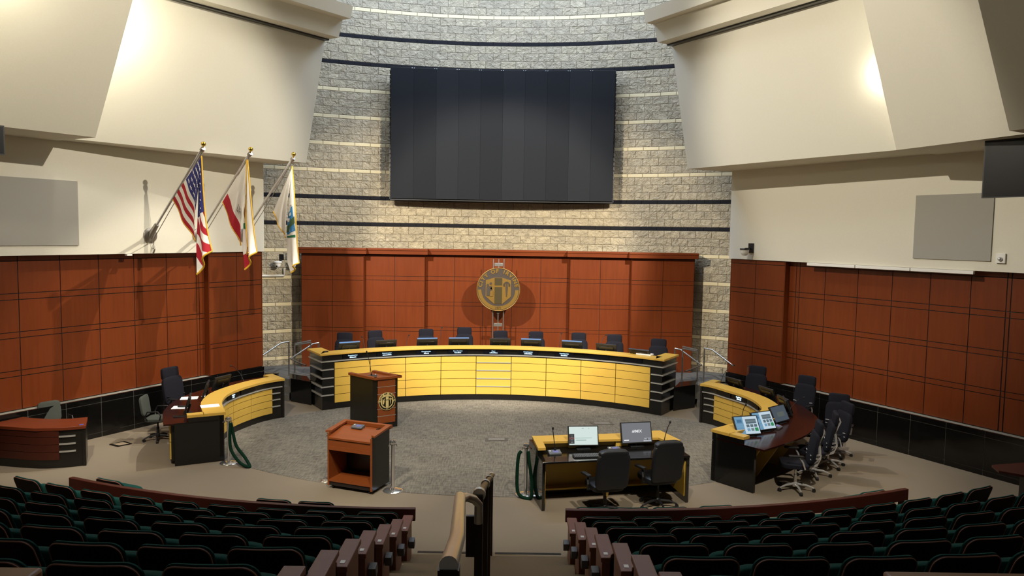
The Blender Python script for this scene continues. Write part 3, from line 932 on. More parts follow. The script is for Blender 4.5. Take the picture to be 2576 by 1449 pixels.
def headrest_chair(name, metal, base_m, label, ph=.3, group=None):
    t = empty(name, (0, 0, 0), 0, label, 'office chair', group)
    star_base(t, base_m, .40, .31, ph); casters(t, .31, M['rubber'], ph=ph)
    b = B(); b.sq((0, -.03, .47), (.50, .48, .09), .35, .45, rx=-.03); b.obj('seat', M['mesh'], t)
    b = B(); b.sq((0, .245, .79), (.50, .085, .58), .42, .4, rx=-.17, bend=-.5); b.obj('backrest', M['mesh'], t)
    b = B(); b.sq((0, .335, 1.13), (.41, .085, .25), .35, .38, rx=-.10, bend=-.6); b.obj('headrest', M['mesh'], t)
    b = B(); b.tube([(0, .02, .415), (0, .22, .415), (0, .33, .47), (0, .385, .60), (0, .375, .74), (0, .36, .86), (0, .40, .97), (0, .44, 1.06), (0, .40, 1.16)], [.03, .03, .032, .030, .026, .022, .019, .017, .015], 8)
    for z in (.60, .67):
        b.tube([(s * .20, .20 + .02 * (abs(s) < .1), z + .02 * abs(s)) if abs(s) > .6 else (s * .20, .385 - .14 * s * s, z) for s in (-1.12, -.8, -.4, 0, .4, .8, 1.12)], .010, 6)
    b.obj('back_frame', metal, t)
    for s in (-1, 1):
        b = B(); b.sq((s * .285, -.04, .675), (.085, .25, .03), .3, .3); a = b.obj('armrest', M['black_matte'], t)
        b = B(); b.tube([(s * .285, .02, .66), (s * .29, .07, .58), (s * .27, .11, .46), (s * .12, .10, .42)], [.014, .016, .016, .014], 8); b.obj('arm_support', metal, a)
    return t
chair_black = headrest_chair('headrest_chair', M['black_matte'], M['black_matte'], 'x', .5)
dpos = [(-3.91, 19.11, 1.0, -.25), (-3.02, 19.66, 1.0, .35), (-1.83, 20.08, 1.0, 0), (-.80, 20.26, 1.03, 0), (.28, 20.29, .965, .25), (1.22, 20.2, .97, .15), (2.35, 19.93, .985, .1), (3.26, 19.54, 1.0, .1), (4.27, 18.85, 1.0, .05)]
words = ['first', 'second', 'third', 'fourth', 'fifth', 'sixth', 'seventh', 'eighth', 'ninth', 'tenth', 'eleventh', 'twelfth', 'thirteenth', 'fourteenth', 'fifteenth']
for i, (x, y, sc, tw) in enumerate(dpos):
    rz = face_rz(-(x - DC[0]) * .5, -(y - DC[1])) + tw
    lab = 'black headrest chair behind the council dais, %s from the left' % words[i]
    if i == 0:
        chair_black.location = (x, y, PLAT); chair_black.rotation_euler = (0, 0, rz); chair_black['label'] = lab; chair_black['group'] = 'chairs behind the dais'
    else:
        dup(chair_black, (x, y, PLAT), rz, lab, 'chairs behind the dais', (1, 1, sc))
dup(chair_black, (-6.62, 15.88, 0), face_rz(.9, -.35), 'black headrest chair on black base behind the left staff desk', 'chairs at the staff desks', (1.1, 1.1, 1.08))
chair_chrome = headrest_chair('headrest_chair', M['chrome'], M['chrome'], 'black headrest chair with polished base, nearest to the audience at right desk', 1.45, 'chairs at the staff desks')
chair_chrome.location = (5.50, 12.62, 0); chair_chrome.rotation_euler = (0, 0, face_rz(-.97, .22))
for (x, y, fx, fy, sc, lab) in ((6.14, 13.45, -.95, .3, .98, 'black headrest chair with polished base, second from the audience at right desk'),
                            (6.66, 14.02, -.98, -.1, 1.0, 'black headrest chair with polished base, third from the audience at right desk'),
                            (7.12, 14.75, -.5, -.85, .96, 'black armchair beside the granite wainscot, fourth at the right desk'),
                            (6.95, 16.3, -.75, -.65, 1.03, 'black headrest chair with chrome frame turned sideways at right desk'),
                            (6.25, 17.35, -.6, -.8, 1.04, 'black headrest chair farthest from audience at the right desk')):
    dup(chair_chrome, (x, y, 0), face_rz(fx, fy), lab, 'chairs at the staff desks', (1, 1, sc))

# leather chairs at the clerk table
def leather_chair(label):
    t = empty('leather_chair', (0, 0, 0), 0, label, 'office chair', 'leather chairs at the clerk table')
    star_base(t, M['black_matte'], .40, .31, .2); casters(t, .31, M['rubber'], ph=.2)
    b = B(); b.sq((0, -.04, .47), (.54, .52, .12), .4, .4); b.obj('seat', M['leather'], t)
    b = B(); b.sq((0, .25, .79), (.54, .10, .62), .3, .35, rx=-.14, bend=-.45, nu=28, nv=14); b.obj('backrest', M['leather'], t)
    b = B(); b.sq((0, .275, 1.08), (.48, .13, .13), .6, .35, rx=-.1, bend=-.45, nu=28); b.obj('head_roll', M['leather'], t)
    for s in (-1, 1):
        b = B(); b.sq((s * .32, -.02, .67), (.075, .30, .035), .3, .3, rx=.1); a = b.obj('armrest', M['black_matte'], t)
        b = B(); b.tube([(s * .32, .06, .65), (s * .33, .10, .55), (s * .31, .04, .44), (s * .16, .0, .42)], [.017, .02, .02, .016], 8); b.obj('arm_support', M['black_matte'], a)
    return t
lch = leather_chair('black leather office chair nearer the aisle at clerk table')
lch.location = (2.02, 11.40, 0); lch.rotation_euler = (0, 0, face_rz(-.28, 1)); lch.scale = (1, 1, .97)
dup(lch, (2.92, 11.72, 0), face_rz(-.32, 1), 'black leather office chair at the right half of clerk table', None, (1, 1, 1.02))

# small fabric chairs
def fabric_chair(label, loc, rz, m=None, loop=False):
    t = empty('side_chair', loc, rz, label, 'office chair')
    star_base(t, M['black_matte'], .40, .27, .9); casters(t, .27, M['rubber'], ph=.9)
    b = B(); b.sq((0, -.02, .46), (.46, .46, .08), .4, .4); b.obj('seat', m, t)
    b = B(); b.sq((0, .23, .74), (.42, .06, .42), .4, .35, rx=-.15, bend=-.5); b.obj('backrest', m, t)
    b = B(); b.tube([(0, .05, .42), (0, .26, .44), (0, .29, .55), (0, .27, .70)], .016, 8); b.obj('back_frame', M['black_matte'], t)
    for s in (-1, 1):
        b = B()
        b.tube([(s * .20, .12, .44), (s * .28, .15, .55), (s * .28, .10, .655), (s * .28, -.10, .66), (s * .28, -.16, .58), (s * .2, -.1, .44)], .014, 8)
        b.obj('armrest', M['black_matte'], t)
    return t
fabric_chair('grey low back chair between granite wainscot and left staff desk', (-6.80, 15.05, 0), face_rz(.97, .1), M['grey_cloth'])
fabric_chair('grey green chair behind the reception desk', (-8.42, 14.22, 0), face_rz(.75, -.6), M['grey_cloth'])

# ================================================================== AUDIENCE SEATS (local +Y faces the stage)
def back_outline(inset, n=6, zb=.30):
    # rounded trapezoid, wider at the bottom, corners rounded at the top
    wt, wb, zt, r = .255 - inset, .278 - inset, .87 - inset, .085 - inset * .6
    pts = [(-wb, zb), (wb, zb)]
    for cx, a0 in ((wt - r, 0), (-wt + r, pi / 2)):
        for i in range(n + 1):
            a = a0 + pi / 2 * i / n
            pts.append((cx + r * cos(a), zt - r + r * sin(a)))
    return pts
def lean(x, z): return .20 - .20 * (z - .3) / .57 + .35 * x * x
def refine(pts, m=3):
    out = []
    for (a, b_), (c, d) in zip(pts, pts[1:] + pts[:1]):
        for i in range(m): out.append((a + (c - a) * i / m, b_ + (d - b_) * i / m))
    return out
def slab_back(b, inset, y0, y1, soft):
    rings = [(inset + soft, y0 - .0), (inset, y0 + (y1 - y0) * .3), (inset, y0 + (y1 - y0) * .7), (inset + soft, y1)]
    loops = []
    for ins, y in rings:
        loops.append([(x, lean(x, z) + y, z) for x, z in refine(back_outline(ins))])
    n = len(loops[0])
    v = [p for l in loops for p in l]
    f = []
    for k in range(len(loops) - 1):
        for i in range(n): f.append((k * n + i, k * n + (i + 1) % n, (k + 1) * n + (i + 1) % n, (k + 1) * n + i))
    f.append(list(range(n))[::-1]); f.append(list(range((len(loops) - 1) * n, len(loops) * n)))
    b.add(v, f)
def theatre_seat(side):
    t = empty('theatre_seat', (0, 0, 0), 0, 'x', 'theatre seat')
    b = B(); slab_back(b, 0, .0, .030, .010); b.obj('backrest', M['teal'], t, smooth=50)
    b = B(); slab_back(b, .006, -.013, .004, .004); b.obj('back_shell', M['shell'], t, smooth=50)
    pts = [p for p in refine(back_outline(.009)) if p[1] > .50]
    pts.sort(key=lambda p: atan2(p[1] - .6, p[0]))
    b = B(); b.tube([(x, lean(x, z) - .012, z) for x, z in pts], .0048, 6); b.obj('piping', M['piping'], t)
    b = B(); b.sq((0, .34, .46), (.55, .12, .40), .35, .35, rx=-.12); b.obj('seat', M['teal'], t)
    s = -.31 if side == 'left' else .31
    b = B(); b.box(s - .014, .06, 0, s + .014, .40, .58); b.obj('support', M['shell'], t)
    b = B(); b.cbox((s, .18, .61), (.045, .40, .04)); b.obj('armrest', M['arm'], t, bevel=.008)
    return t
seatL, seatR = theatre_seat('left'), theatre_seat('right')
def project(P):
    w = Vector(P) - Vector((.5, 0, 4.4)); p_, r_ = radians(4.25), radians(.9)
    d = w.y * cos(p_) - w.z * sin(p_); U = w.y * sin(p_) + w.z * cos(p_)
    return (1288 + 1857 * (w.x * cos(r_) + U * sin(r_)) / d, 724.5 - 1857 * (U * cos(r_) - w.x * sin(r_)) / d, d)
rows = ['first', 'second', 'third', 'fourth', 'fifth', 'sixth', 'seventh', 'eighth']
used = {'left': False, 'right': False}
def put_seat(side, a, r, z, label, group, scale=None):
    c = CL if side == 'left' else CR
    x, y = c[0] + r * sin(a), c[1] - r * cos(a)
    rz = a
    root = seatL if side == 'left' else seatR
    if not used[side]:
        used[side] = True
        root.location = (x, y, z); root.rotation_euler = (0, 0, rz); root['label'] = label; root['group'] = group
        if scale: root.scale = scale
        return root
    return dup(root, (x, y, z), rz, label, group, scale)
stepL = [.632, .64, .634, .628, .623, .560, .582, .6]; a0L = [.001, .0007, .002, .0018, .0034, .0068, .0077, .01]
stepR = [.620, .620, .617, .617, .623, .558, .580, .6]; a0R = [.0100, .0122, .0138, .0122, .0134, .0106, .010, .012]
NSEAT = {'left': 0, 'right': 0}
for side, st, a0 in (('left', stepL, a0L), ('right', stepR, a0R)):
    sg = -1 if side == 'left' else 1
    for i in range(8):
        r = R1 + DRW * i + (.09 if side == 'right' else 0)
        z = Z1 + RISE * i
        k = 0
        while k < 15:
            a = a0[i] + sg * st[i] / r * k
            c = CL if side == 'left' else CR
            px, py, d = project((c[0] + r * sin(a), c[1] - r * cos(a), z + .87))
            lim = 70 + 130 / max(d, 1) * 5
            if (i == 0 and k >= (9 if side == 'left' else 10)) or px < -lim or px > 2576 + lim or py > 1500: break
            put_seat(side, a, r, z, 'green theatre seat, %s from the aisle, %s row up in the %s block' % (words[k], rows[i], side),
                     'theatre seats in the %s block' % side, (.93 if i == 5 else (.95 if i == 6 else 1), 1, 1))
            NSEAT[side] += 1
            k += 1
# loose row in front of the wooden rails
for j, a in enumerate((-.3735, -.139, -.087)):
    put_seat('left', a, 11.50, 0, 'green theatre seat before the left rail, %s' % ('at its outer end', 'second from the aisle of that row', 'nearest the aisle in that row')[j], 'front row seats before the rails', (1, 1, .88))
for j, a in enumerate((.0123, .056, .102, .158, .3794)):
    put_seat('right', a, 11.56, 0, 'green theatre seat before the right rail, %s' % ('nearest the aisle', 'second from the aisle', 'third from the aisle', 'fourth from the aisle', 'at its outer end')[j], 'front row seats before the rails', (1, 1, .88))

# aisle ends of the rows
def aisle_end():
    t = empty('seat_row_end', (0, 0, 0), 0, 'x', 'row end')
    b = B(); b.box(-.035, -.02, 0, .035, .40, .60); b.obj('end_panel', M['arm'], t, bevel=.004)
    b = B(); b.prism([(-.075, .24), (-.075, .44), (.05, .44), (.05, -.06), (-.03, -.06), (-.045, .0), (-.075, .04)][::1], .60, .645); b.obj('arm_top', M['arm'], t, smooth=0, bevel=.008)
    b = B(); b.cbox((.0, .02, .6465), (.035, .05, .003)); b.obj('number_plate', M['white'], t)
    b = B(); b.cbox((.075, .12, .42), (.07, .09, .10), rx=.3); b.obj('aisle_light', M['device'], t, bevel=.006)
    return t
ae = aisle_end(); first = True
for side in ('left', 'right'):
    for i in range(7):
        r = R1 + DRW * i - .02
        x = (-.755, -.755, -.75, -.745, -.71, -.68, -.66)[i] if side == 'left' else (1.29, 1.31, 1.335, 1.335, 1.37, 1.375, 1.38)[i]
        y = 21.1 - sqrt(r * r - .09)
        lab = 'brown aisle end of seat row with white plate, %s row up, %s block' % (rows[i], side)
        z = Z1 + RISE * i + .02
        sc = (1, 1, 1) if side == 'left' else (-1, 1, 1)
        if first:
            ae.location = (x, y, z); ae['label'] = lab; ae['group'] = 'aisle ends of the seat rows'; first = False
        else:
            dup(ae, (x, y, z), 0, lab, 'aisle ends of the seat rows', sc)

# wooden rails between the front row and the rising seats
def front_rail(side, c, a0, a1, label):
    t = empty('wooden_rail', (c[0], c[1] - 11.68, Z1), 0, label, 'railing')
    pth = [(c[0] + 11.68 * sin(a0 + (a1 - a0) * i / 30), c[1] - 11.68 * cos(a0 + (a1 - a0) * i / 30)) for i in range(31)]
    b = B(); b.slab(pth, -.035, .035, .625, .79); rel(b.obj('top_board', M['mahogany'], t, smooth=30, bevel=.006))
    L = plen(pth)
    for s in (.10, L * .25, L * .5, L * .75, L - .10):
        p, d, n = frame_at(pth, s)
        b = B(); b.cbox((p[0], p[1], (Z1 + .625) / 2), (.07, .05, .625 - Z1), rz=atan2(d[1], d[0])); rel(b.obj('post', M['mahogany'], t, smooth=0))
    return t
front_rail('left', CL, -.4165, .0327, 'curved dark wooden rail before the left seat block')
front_rail('right', CR, -.0215, .422, 'curved dark wooden rail before the right seat block')
# cross-aisle rails close to the camera
def near_rail(x0, x1, y, z, label):
    t = empty('wooden_rail', ((x0 + x1) / 2, y, 2.4), 0, label, 'railing')
    b = B(); b.box(x0 - t.location.x, -.12, z - 2.45, x1 - t.location.x, .0, z - 2.4); b.obj('top_board', M['near_rail'], t, bevel=.012)
    b = B(); b.box(x0 + .06 - t.location.x, -.08, 0, x1 - .06 - t.location.x, -.04, z - 2.45); b.obj('panel', M['mahogany'], t)
    return t
near_rail(-2.6, -1.07, 2.42, 3.25, 'brown wooden rail top at the bottom left corner of photo')
near_rail(1.86, 3.2, 2.60, 3.20, 'brown wooden rail top at the bottom right corner of photo')

# ================================================================== VIDEO WALL AND WALL FIXTURES
vw = empty('video_wall', (.15, 22.2, 5.3), 0, 'huge dark grey curved LED video wall on the stone wall', 'screen')
def vwp(x, dy=0): return (x, 22.22 - .24 * ((x - .15) / 3.28) ** 2 + dy)
for i in range(10):
    x0, x1 = -3.13 + 6.55 * i / 10, -3.13 + 6.55 * (i + 1) / 10
    b = B(); b.prism([vwp(x0 + .002), vwp(x1 - .002), vwp(x1 - .002, .06), vwp(x0 + .002, .06)], 5.38, 9.18)
    tone = M.setdefault('led%d' % (i % 3), mat('dark_led_panel_%d' % (i % 3), ('#242527', '#222325', '#262729')[i % 3], .95, spec=.03, var=.03, scale=300))
    rel(b.obj('display_panel', tone, vw, smooth=0))
b = B()
pth = [vwp(-3.16 + 6.61 * i / 16, .055) for i in range(17)]
b.slab(pth, 0, .16, 5.33, 9.21); rel(b.obj('backing_frame', M['black_matte'], vw, smooth=30))
b = B()
for i in range(28):
    z = 5.4 + i * .135
    for x, s in ((-3.16, -1), (3.45, 1)):
        p_ = vwp(x, .05); b.cbox((p_[0], p_[1], z), (.03, .05, .09))
rel(b.obj('edge_clips', M['black'], vw, smooth=0))
b = B()
for i in range(9):
    x = -2.5 + 6.55 * i / 10
    for dx in (-.03, .03): p_ = vwp(x + dx, .03); b.cbox((p_[0], p_[1], 9.19), (.018, .03, .018))
rel(b.obj('top_bolts', M['white'], vw, smooth=0))

def wall_thing(side, name, s0, s1, z0, z1, off0, off1, m, label, cat, bevel=0):
    b = B(); wbox(b, side, s0, s1, off0, off1, z0, z1)
    return tag(b.obj(name, m, smooth=0, bevel=bevel), label, cat)
wall_thing('left', 'wall_speaker', 4.71, 6.9, 4.02, 5.30, .222, .245, M['grille'], 'large grey acoustic speaker grille on the left cream wall', 'speaker grille')
wall_thing('right', 'wall_speaker', 4.92, 6.40, 4.02, 5.28, .222, .245, M['grille'], 'large grey acoustic speaker grille on the right cream wall', 'speaker grille')
for side, s0, s1, z0, z1, lab in (('right', 6.91, 8.5, 5.11, 6.06, 'black flat television hanging at the right edge under cream panels'), ('left', 6.69, 8.2, 5.57, 6.055, 'black flat television at the left edge under cream panels')):
    t = empty('wall_television', wp(side, s0, 1.6, z0), 0, lab, 'television')
    b = B(); wbox(b, side, s0, s1, 1.58, 1.64, z0, z1); rel(b.obj('housing', M['black_matte'], t, smooth=0))
    b = B(); wbox(b, side, s0 + .02, s1 - .02, 1.64, 1.644, z0 + .02, z1 - .02); k = b.obj('screen', M['tv'], t, smooth=0); rel(k)
    b = B(); wbox(b, side, (s0 + s1) / 2 - .1, (s0 + s1) / 2 + .1, 1.50, 1.58, z0 + .2, 6.3); rel(b.obj('wall_mount', M['black_matte'], t, smooth=0))
# alarm device on the right wall
t = empty('fire_alarm_strobe', wp('right', 6.58, .222, 4.07), 0, 'small square alarm device on right wall beside speaker grille', 'alarm')
b = B(); wbox(b, 'right', 6.50, 6.66, .222, .26, 3.99, 4.17); rel(b.obj('plate', M['white'], t, smooth=0, bevel=.006))
b = B(); b.sq(wp('right', 6.58, .275, 4.07), (.08, .08, .08), 1, 1); rel(b.obj('lens', M['chrome'], t))
# long white light strip under the cream wall, three sections
t = empty('light_strip', wp('right', 4.2, .2, 3.78), 0, 'long white three section strip along top of right wood panelling', 'light fixture')
for i in range(3):
    s0 = 2.42 + 1.24 * i
    b = B(); wbox(b, 'right', s0, s0 + 1.225, .20, .27, 3.76, 3.825); rel(b.obj('section', M['white'], t, smooth=0, bevel=.006))
wall_thing('left', 'wall_sensor', 3.60, 3.72, 3.79, 3.825, .19, .27, M['white'], 'tiny white sensor at the top of left wood panelling', 'sensor')

def dome_camera(loc, rz, label, plate_up=.16):
    t = empty('security_camera', loc, rz, label, 'camera')
    b = B(); b.box(-.09, -.04, plate_up, .09, -.015, plate_up + .17); b.obj('mount_plate', M['black_matte'], t, bevel=.004)
    b = B(); b.tube([(0, -.02, plate_up + .03), (0, -.06, .10), (0, -.20, .10)], .022, 8); b.obj('bracket_arm', M['black_matte'], t)
    b = B(); b.lathe([(0, .13), (.10, .13), (.115, .115), (.115, .09), (0, .09)], (0, -.22, 0), 18); b.obj('cap', M['white'], t)
    b = B(); b.lathe([(0, -.05), (.045, -.045), (.075, -.02), (.085, .02), (.085, .092), (0, .092)], (0, -.22, 0), 18); h = b.obj('camera_body', M['white'], t)
    b = B(); b.tube([(.01, -.285, -.005), (.012, -.312, -.008)], .024, 12); b.obj('lens', M['tv'], h)
    return t
ya = lambda x: CC[1] + sqrt(RC * RC - (x - CC[0]) ** 2)
dome_camera((-6.18, ya(-6.18), 3.36), radians(-10), 'white dome security camera on stone wall left of the third flag')
dome_camera((-5.80, ya(-5.80), 3.36), radians(-10), 'white dome security camera on stone wall half hidden by third flag')
t = empty('security_camera', wp('right', .73, .222, 4.1), 0, 'white dome security camera on the right cream wall above panelling', 'camera')
b = B(); wbox(b, 'right', .64, .80, .222, .25, 4.0, 4.24); rel(b.obj('mount_plate', M['black_matte'], t, smooth=0))
b = B(); b.tube([wp('right', .72, .24, 4.10), wp('right', .72, .44, 4.10)], .025, 8); rel(b.obj('bracket_arm', M['black_matte'], t))
c_ = wp('right', .72, .46, 0)
b = B(); b.lathe([(0, 4.11), (.115, 4.11), (.12, 4.075), (0, 4.075)], (c_[0], c_[1], 0), 18); rel(b.obj('cap', M['black_matte'], t))
b = B(); b.lathe([(0, 3.93), (.05, 3.935), (.085, 3.97), (.10, 4.02), (.105, 4.076), (0, 4.076)], (c_[0], c_[1], 0), 18); rel(b.obj('camera_body', M['white'], t))
b = B(); ys = ya(-6.4)
b.tube([(-6.9, ya(-6.9) - .06, 3.07), (-6.5, ya(-6.5) - .06, 3.07), (-6.10, ya(-6.1) - .06, 3.07), (-6.10, ya(-6.1) - .06, 3.30)], .032, 4)
tag(b.obj('conduit', M['cord'], smooth=0), 'white surface conduit on stone wall below the security cameras', 'conduit')

# ================================================================== FLAGS ON WALL POLES
nL = Vector((.866, -.5, 0)); dL = Vector((.5, .866, 0))
def poly_at(pts, t):
    t = max(0, min(1, t)) * (len(pts) - 1); i = min(int(t), len(pts) - 2); q = t - i
    return (pts[i][0] + (pts[i + 1][0] - pts[i][0]) * q, pts[i][1] + (pts[i + 1][1] - pts[i][1]) * q)
def flag(Bp, tip, H0, H1, F, left, right, colA, colB, mats, name, label, lab_pole, decals=None):
    Bv = Vector(Bp)
    W = lambda a, z, o: tuple(nL * a + dL * o + Vector((0, 0, z)))
    t = empty('flagpole', Bp, 0, lab_pole, 'flagpole', None)
    b = B(); v = []
    b.M = Matrix.Translation(nL * .21) @ Matrix(((dL.x, 0, nL.x), (dL.y, 0, nL.y), (0, 1, 0))).to_4x4()
    b.lathe([(0, 0), (.17, 0), (.16, .03), (.10, .05), (0, .055)], n=24); b.obj('wall_bracket', M['alu'], t)
    tv = Vector((tip[0], tip[1])); dv = (tv - Vector((.23, .0))).normalized()
    b = B(); b.tube([W(.20, -.05, 0), W(.23 + dv.x * .08, dv.y * .08, 0), W(.23 + dv.x * .34, dv.y * .34, 0)], [.07, .065, .05], 12); b.obj('socket', M['alu'], t)
    b = B(); b.tube([W(.23, 0, 0), W(tip[0], tip[1], 0)], .026, 12); b.obj('pole', M['chrome'], t)
    b = B(); b.tube([W(tip[0] - .01, tip[1] - .02, 0), W(tip[0] + .05, tip[1] + .02, 0)], .05, 10); b.obj('truck', M['alu'], t)
    b = B(); b.sq(W(tip[0] + .05, tip[1] + .11, 0), (.10, .10, .10), 1, 1); b.tube([W(tip[0] + .03, tip[1], 0), W(tip[0] + .05, tip[1] + .08, 0)], .012, 8); b.obj('ball_finial', M['gold'], t)
    b = B(); b.tube([W(tip[0] - .02, tip[1] - .06, .02), W(1.0, .7, .05), W(.30, -.05, .05), W(.24, -.30, .05)], .008, 6); b.tube([W(.25, -.22, .05), W(.30, -.30, .05), W(.24, -.40, .05)], .018, 6); b.obj('halyard', M['alu'], t)
    # cloth: front triangle then the hanging tail
    fl = empty(name, (Bp[0], Bp[1], Bp[2]), 0, label, 'flag')
    b = B()
    def PA(s, q):
        h = (H0[0] + (H1[0] - H0[0]) * s, H0[1] + (H1[1] - H0[1]) * s)
        f_ = poly_at(F, s)
        w = q * (1 - s) * .06 * sin(q * 9 + s * 4)
        return W(h[0] + (f_[0] - h[0]) * q, h[1] + (f_[1] - h[1]) * q, w - .05 * q * (1 - s))
    def PB(u, q):
        l, r = poly_at(left, q), poly_at(right, q)
        k = u + .0
        w = .10 * sin(u * 2 * pi * 1.1) * q + .04 * sin(u * 9 + q * 3) * q
        return W(l[0] + (r[0] - l[0]) * k, l[1] + (r[1] - l[1]) * k, w - .02)
    nu, nv = 39, 24
    for i in range(nu):
        for j in range(nv):
            b.mi = colA((i + .5) / nu, (j + .5) / nv)
            b.add([PA(i / nu, j / nv), PA((i + 1) / nu, j / nv), PA((i + 1) / nu, (j + 1) / nv), PA(i / nu, (j + 1) / nv)], [(0, 1, 2, 3)])
    nu, nv = 48, 190
    for i in range(nu):
        for j in range(nv):
            b.mi = colB((i + .5) / nu, (j + .5) / nv)
            b.add([PB(i / nu, j / nv), PB((i + 1) / nu, j / nv), PB((i + 1) / nu, (j + 1) / nv), PB(i / nu, (j + 1) / nv)], [(0, 1, 2, 3)])
    o = b.obj('cloth', mats, fl, smooth=180, clean=True)
    md = o.modifiers.new('thickness', 'SOLIDIFY'); md.thickness = .004
    # gold fringe along the free edges
    b = B()
    b.tube([PA(0, q / 12) for q in range(13)], .014, 6)
    b.tube([PB(1, q / 16) for q in range(17)], .014, 6)
    b.tube([PB(u / 12, 1) for u in range(13)], .020, 6)
    b.obj('fringe', M['gold_trim'], fl)
    if decals: decals(fl, PA, PB)
    return fl
def toward(P, k=.012): return tuple(Vector(P) - dL * k)
def star(b, P, u, v, du, dv, r=1):
    pts = []
    for k in range(10):
        a = pi / 2 + pi * k / 5; rr = r if k % 2 == 0 else r * .42
        pts.append(toward(P(u + du * rr * cos(a), v + dv * rr * sin(a))))
    b.add(pts, [list(range(10))])
def us_decals(fl, PA, PB):
    b = B()
    for i in range(5):
        s = .53 + i * .085
        for j in range(4):
            q = .16 + j * .24 + (.12 if i % 2 else 0)
            if q < .97: star(b, PA, s, q, .020, .075 / max(.3, 1.15 - s))
    for i in range(11):
        q = .10 + i * .036
        for u in ((.25, .7) if i % 2 else (.5,)):
            star(b, PB, u, q, .13 * (.16 / max(q, .16)) + .03, -.011)
    o = b.obj('stars', M['flag_white'], fl, smooth=0); o['kind'] = 'stuff'
flag((-7.662, 16.365, 4.224), (2.0, 1.794), (1.02, .795), (2.0, 1.66), [(1.766, -.09), (1.85, .60), (2.0, 1.64)],
     [(2.0, 1.66), (1.90, 1.15), (1.86, .70), (1.80, .1), (1.77, -.2), (1.79, -.79)], [(2.01, 1.66), (2.02, 1.1), (2.06, .62), (2.12, .22), (2.18, -.02), (2.25, -.29)],
     lambda s, q: 2 if s > 6 / 13 else (0 if int(s * 13) % 2 == 0 else 1),
     lambda u, v: (2 if v < .50 - .05 * u else (0 if int(u * 3.2 - (v - .5) * 8 + 20) % 2 else 1)),
     [M['flag_red'], M['flag_white'], M['flag_blue']], 'flag', 'red white and blue striped flag with stars, leftmost of the three', 'aluminium wall flagpole carrying the starred striped flag', us_decals)
def ca_decals(fl, PA, PB):
    b = B(); vs, fs = glyphs('LIFO', .19)
    b.add([toward(PA(.36 + y * .85, .74 + x * .80), .03) for x, y, z in vs], fs); b.obj('lettering', M['ink'], fl, smooth=0)
    b = B(); n = 14
    for i in range(n):
        a, c = i / n, (i + 1) / n
        f_ = lambda k: .05 + .05 * sin(k * 9) * 1
        b.add([toward(PB(f_(a), .20 + .27 * a)), toward(PB(.42 + .05 * sin(a * 14), .20 + .27 * a)), toward(PB(.42 + .05 * sin(c * 14), .20 + .27 * c)), toward(PB(f_(c), .20 + .27 * c))], [(0, 1, 2, 3)])
    b.obj('bear_figure', M['bear'], fl, smooth=0)
    b = B(); b.add([toward(PB(.02, .49)), toward(PB(.22, .48)), toward(PB(.30, .53)), toward(PB(.26, .60)), toward(PB(.04, .58))], [(0, 1, 2, 3, 4)])
    b.add([toward(PA(.44, .80)), toward(PA(.40, .98)), toward(PA(.34, .98)), toward(PA(.40, .82))], [(0, 1, 2, 3)]); b.obj('grass_patch', M['flag_green'], fl, smooth=0)
    b = B(); b.tube([toward(PB(.25 + .35 * (k / 12), k / 12 * .86), .02) for k in range(13)] + [toward(PB(.2, .90), .02), toward(PB(.75, .95), .02)], .013, 6); b.obj('fringe', M['gold_trim'], fl)
flag((-7.049, 17.428, 4.231), (1.975, 1.813), (1.078, .774), (1.935, 1.693), [(1.70, -.20), (1.80, .55), (1.93, 1.67)],
     [(1.935, 1.693), (1.85, .9), (1.78, .40), (1.74, .15), (1.72, -.2), (1.80, -.74)], [(1.945, 1.693), (2.0, 1.01), (2.06, .5), (2.10, .2), (2.13, -.04), (2.17, -.34)],
     lambda s, q: 0 if s < .21 else 1, lambda u, v: 0 if (v > .88 and u < .45 - (v - .88) * 1.5) else 1,
     [M['flag_red'], M['flag_white']], 'flag', 'white flag with red stripe and brown bear, middle of the three', 'aluminium wall flagpole carrying the bear flag', ca_decals)
def city_decals(fl, PA, PB):
    b = B(); vs, fs = glyphs('ITY', .12, bold=.002)
    b.add([toward(PB(.50 + x * 2.2, .285 - y * .26), .02) for x, y, z in vs], fs); b.obj('lettering', M['ink'], fl, smooth=0)
    def patch(nm, m, pts, k):
        b = B()
        n = 10
        # fill a quad patch by rows so it follows the folds
        for i in range(n):
            for j in range(n):
                q = []
                for a, c in ((i, j), (i + 1, j), (i + 1, j + 1), (i, j + 1)):
                    a /= n; c /= n
                    x = (pts[0][0] * (1 - a) + pts[1][0] * a) * (1 - c) + (pts[3][0] * (1 - a) + pts[2][0] * a) * c
                    y = (pts[0][1] * (1 - a) + pts[1][1] * a) * (1 - c) + (pts[3][1] * (1 - a) + pts[2][1] * a) * c
                    q.append(toward(PB(x, y), k))
                b.add(q, [(0, 1, 2, 3)])
        b.obj(nm, m, fl, smooth=60)
    patch('emblem', M['emblem_blue'], [(.03, .315), (.75, .285), (.97, .53), (.03, .565)], .012)
    patch('emblem_hill', M['emblem_hill'], [(.03, .44), (.93, .38), (.95, .45), (.03, .51)], .018)
    patch('green_band', M['flag_green'], [(.03, .60), (.95, .585), (.95, .62), (.03, .64)], .012)
    b = B()
    for u, v, r in ((.24, .335, .11), (.55, .345, .11), (.15, .385, .13)):
        b.add([toward(PB(u + r * cos(2 * pi * k / 16), v + r * .16 * sin(2 * pi * k / 16)), .022) for k in range(16)], [list(range(16))])
    for k in range(4):
        b.add([toward(PB(.35 + .05 * k, .49 + .012 * k), .022), toward(PB(.85, .47 + .014 * k), .022), toward(PB(.85, .473 + .014 * k), .022), toward(PB(.35 + .05 * k, .494 + .012 * k), .022)], [(0, 1, 2, 3)])
    b.obj('emblem_figures', M['flag_white'], fl, smooth=0)
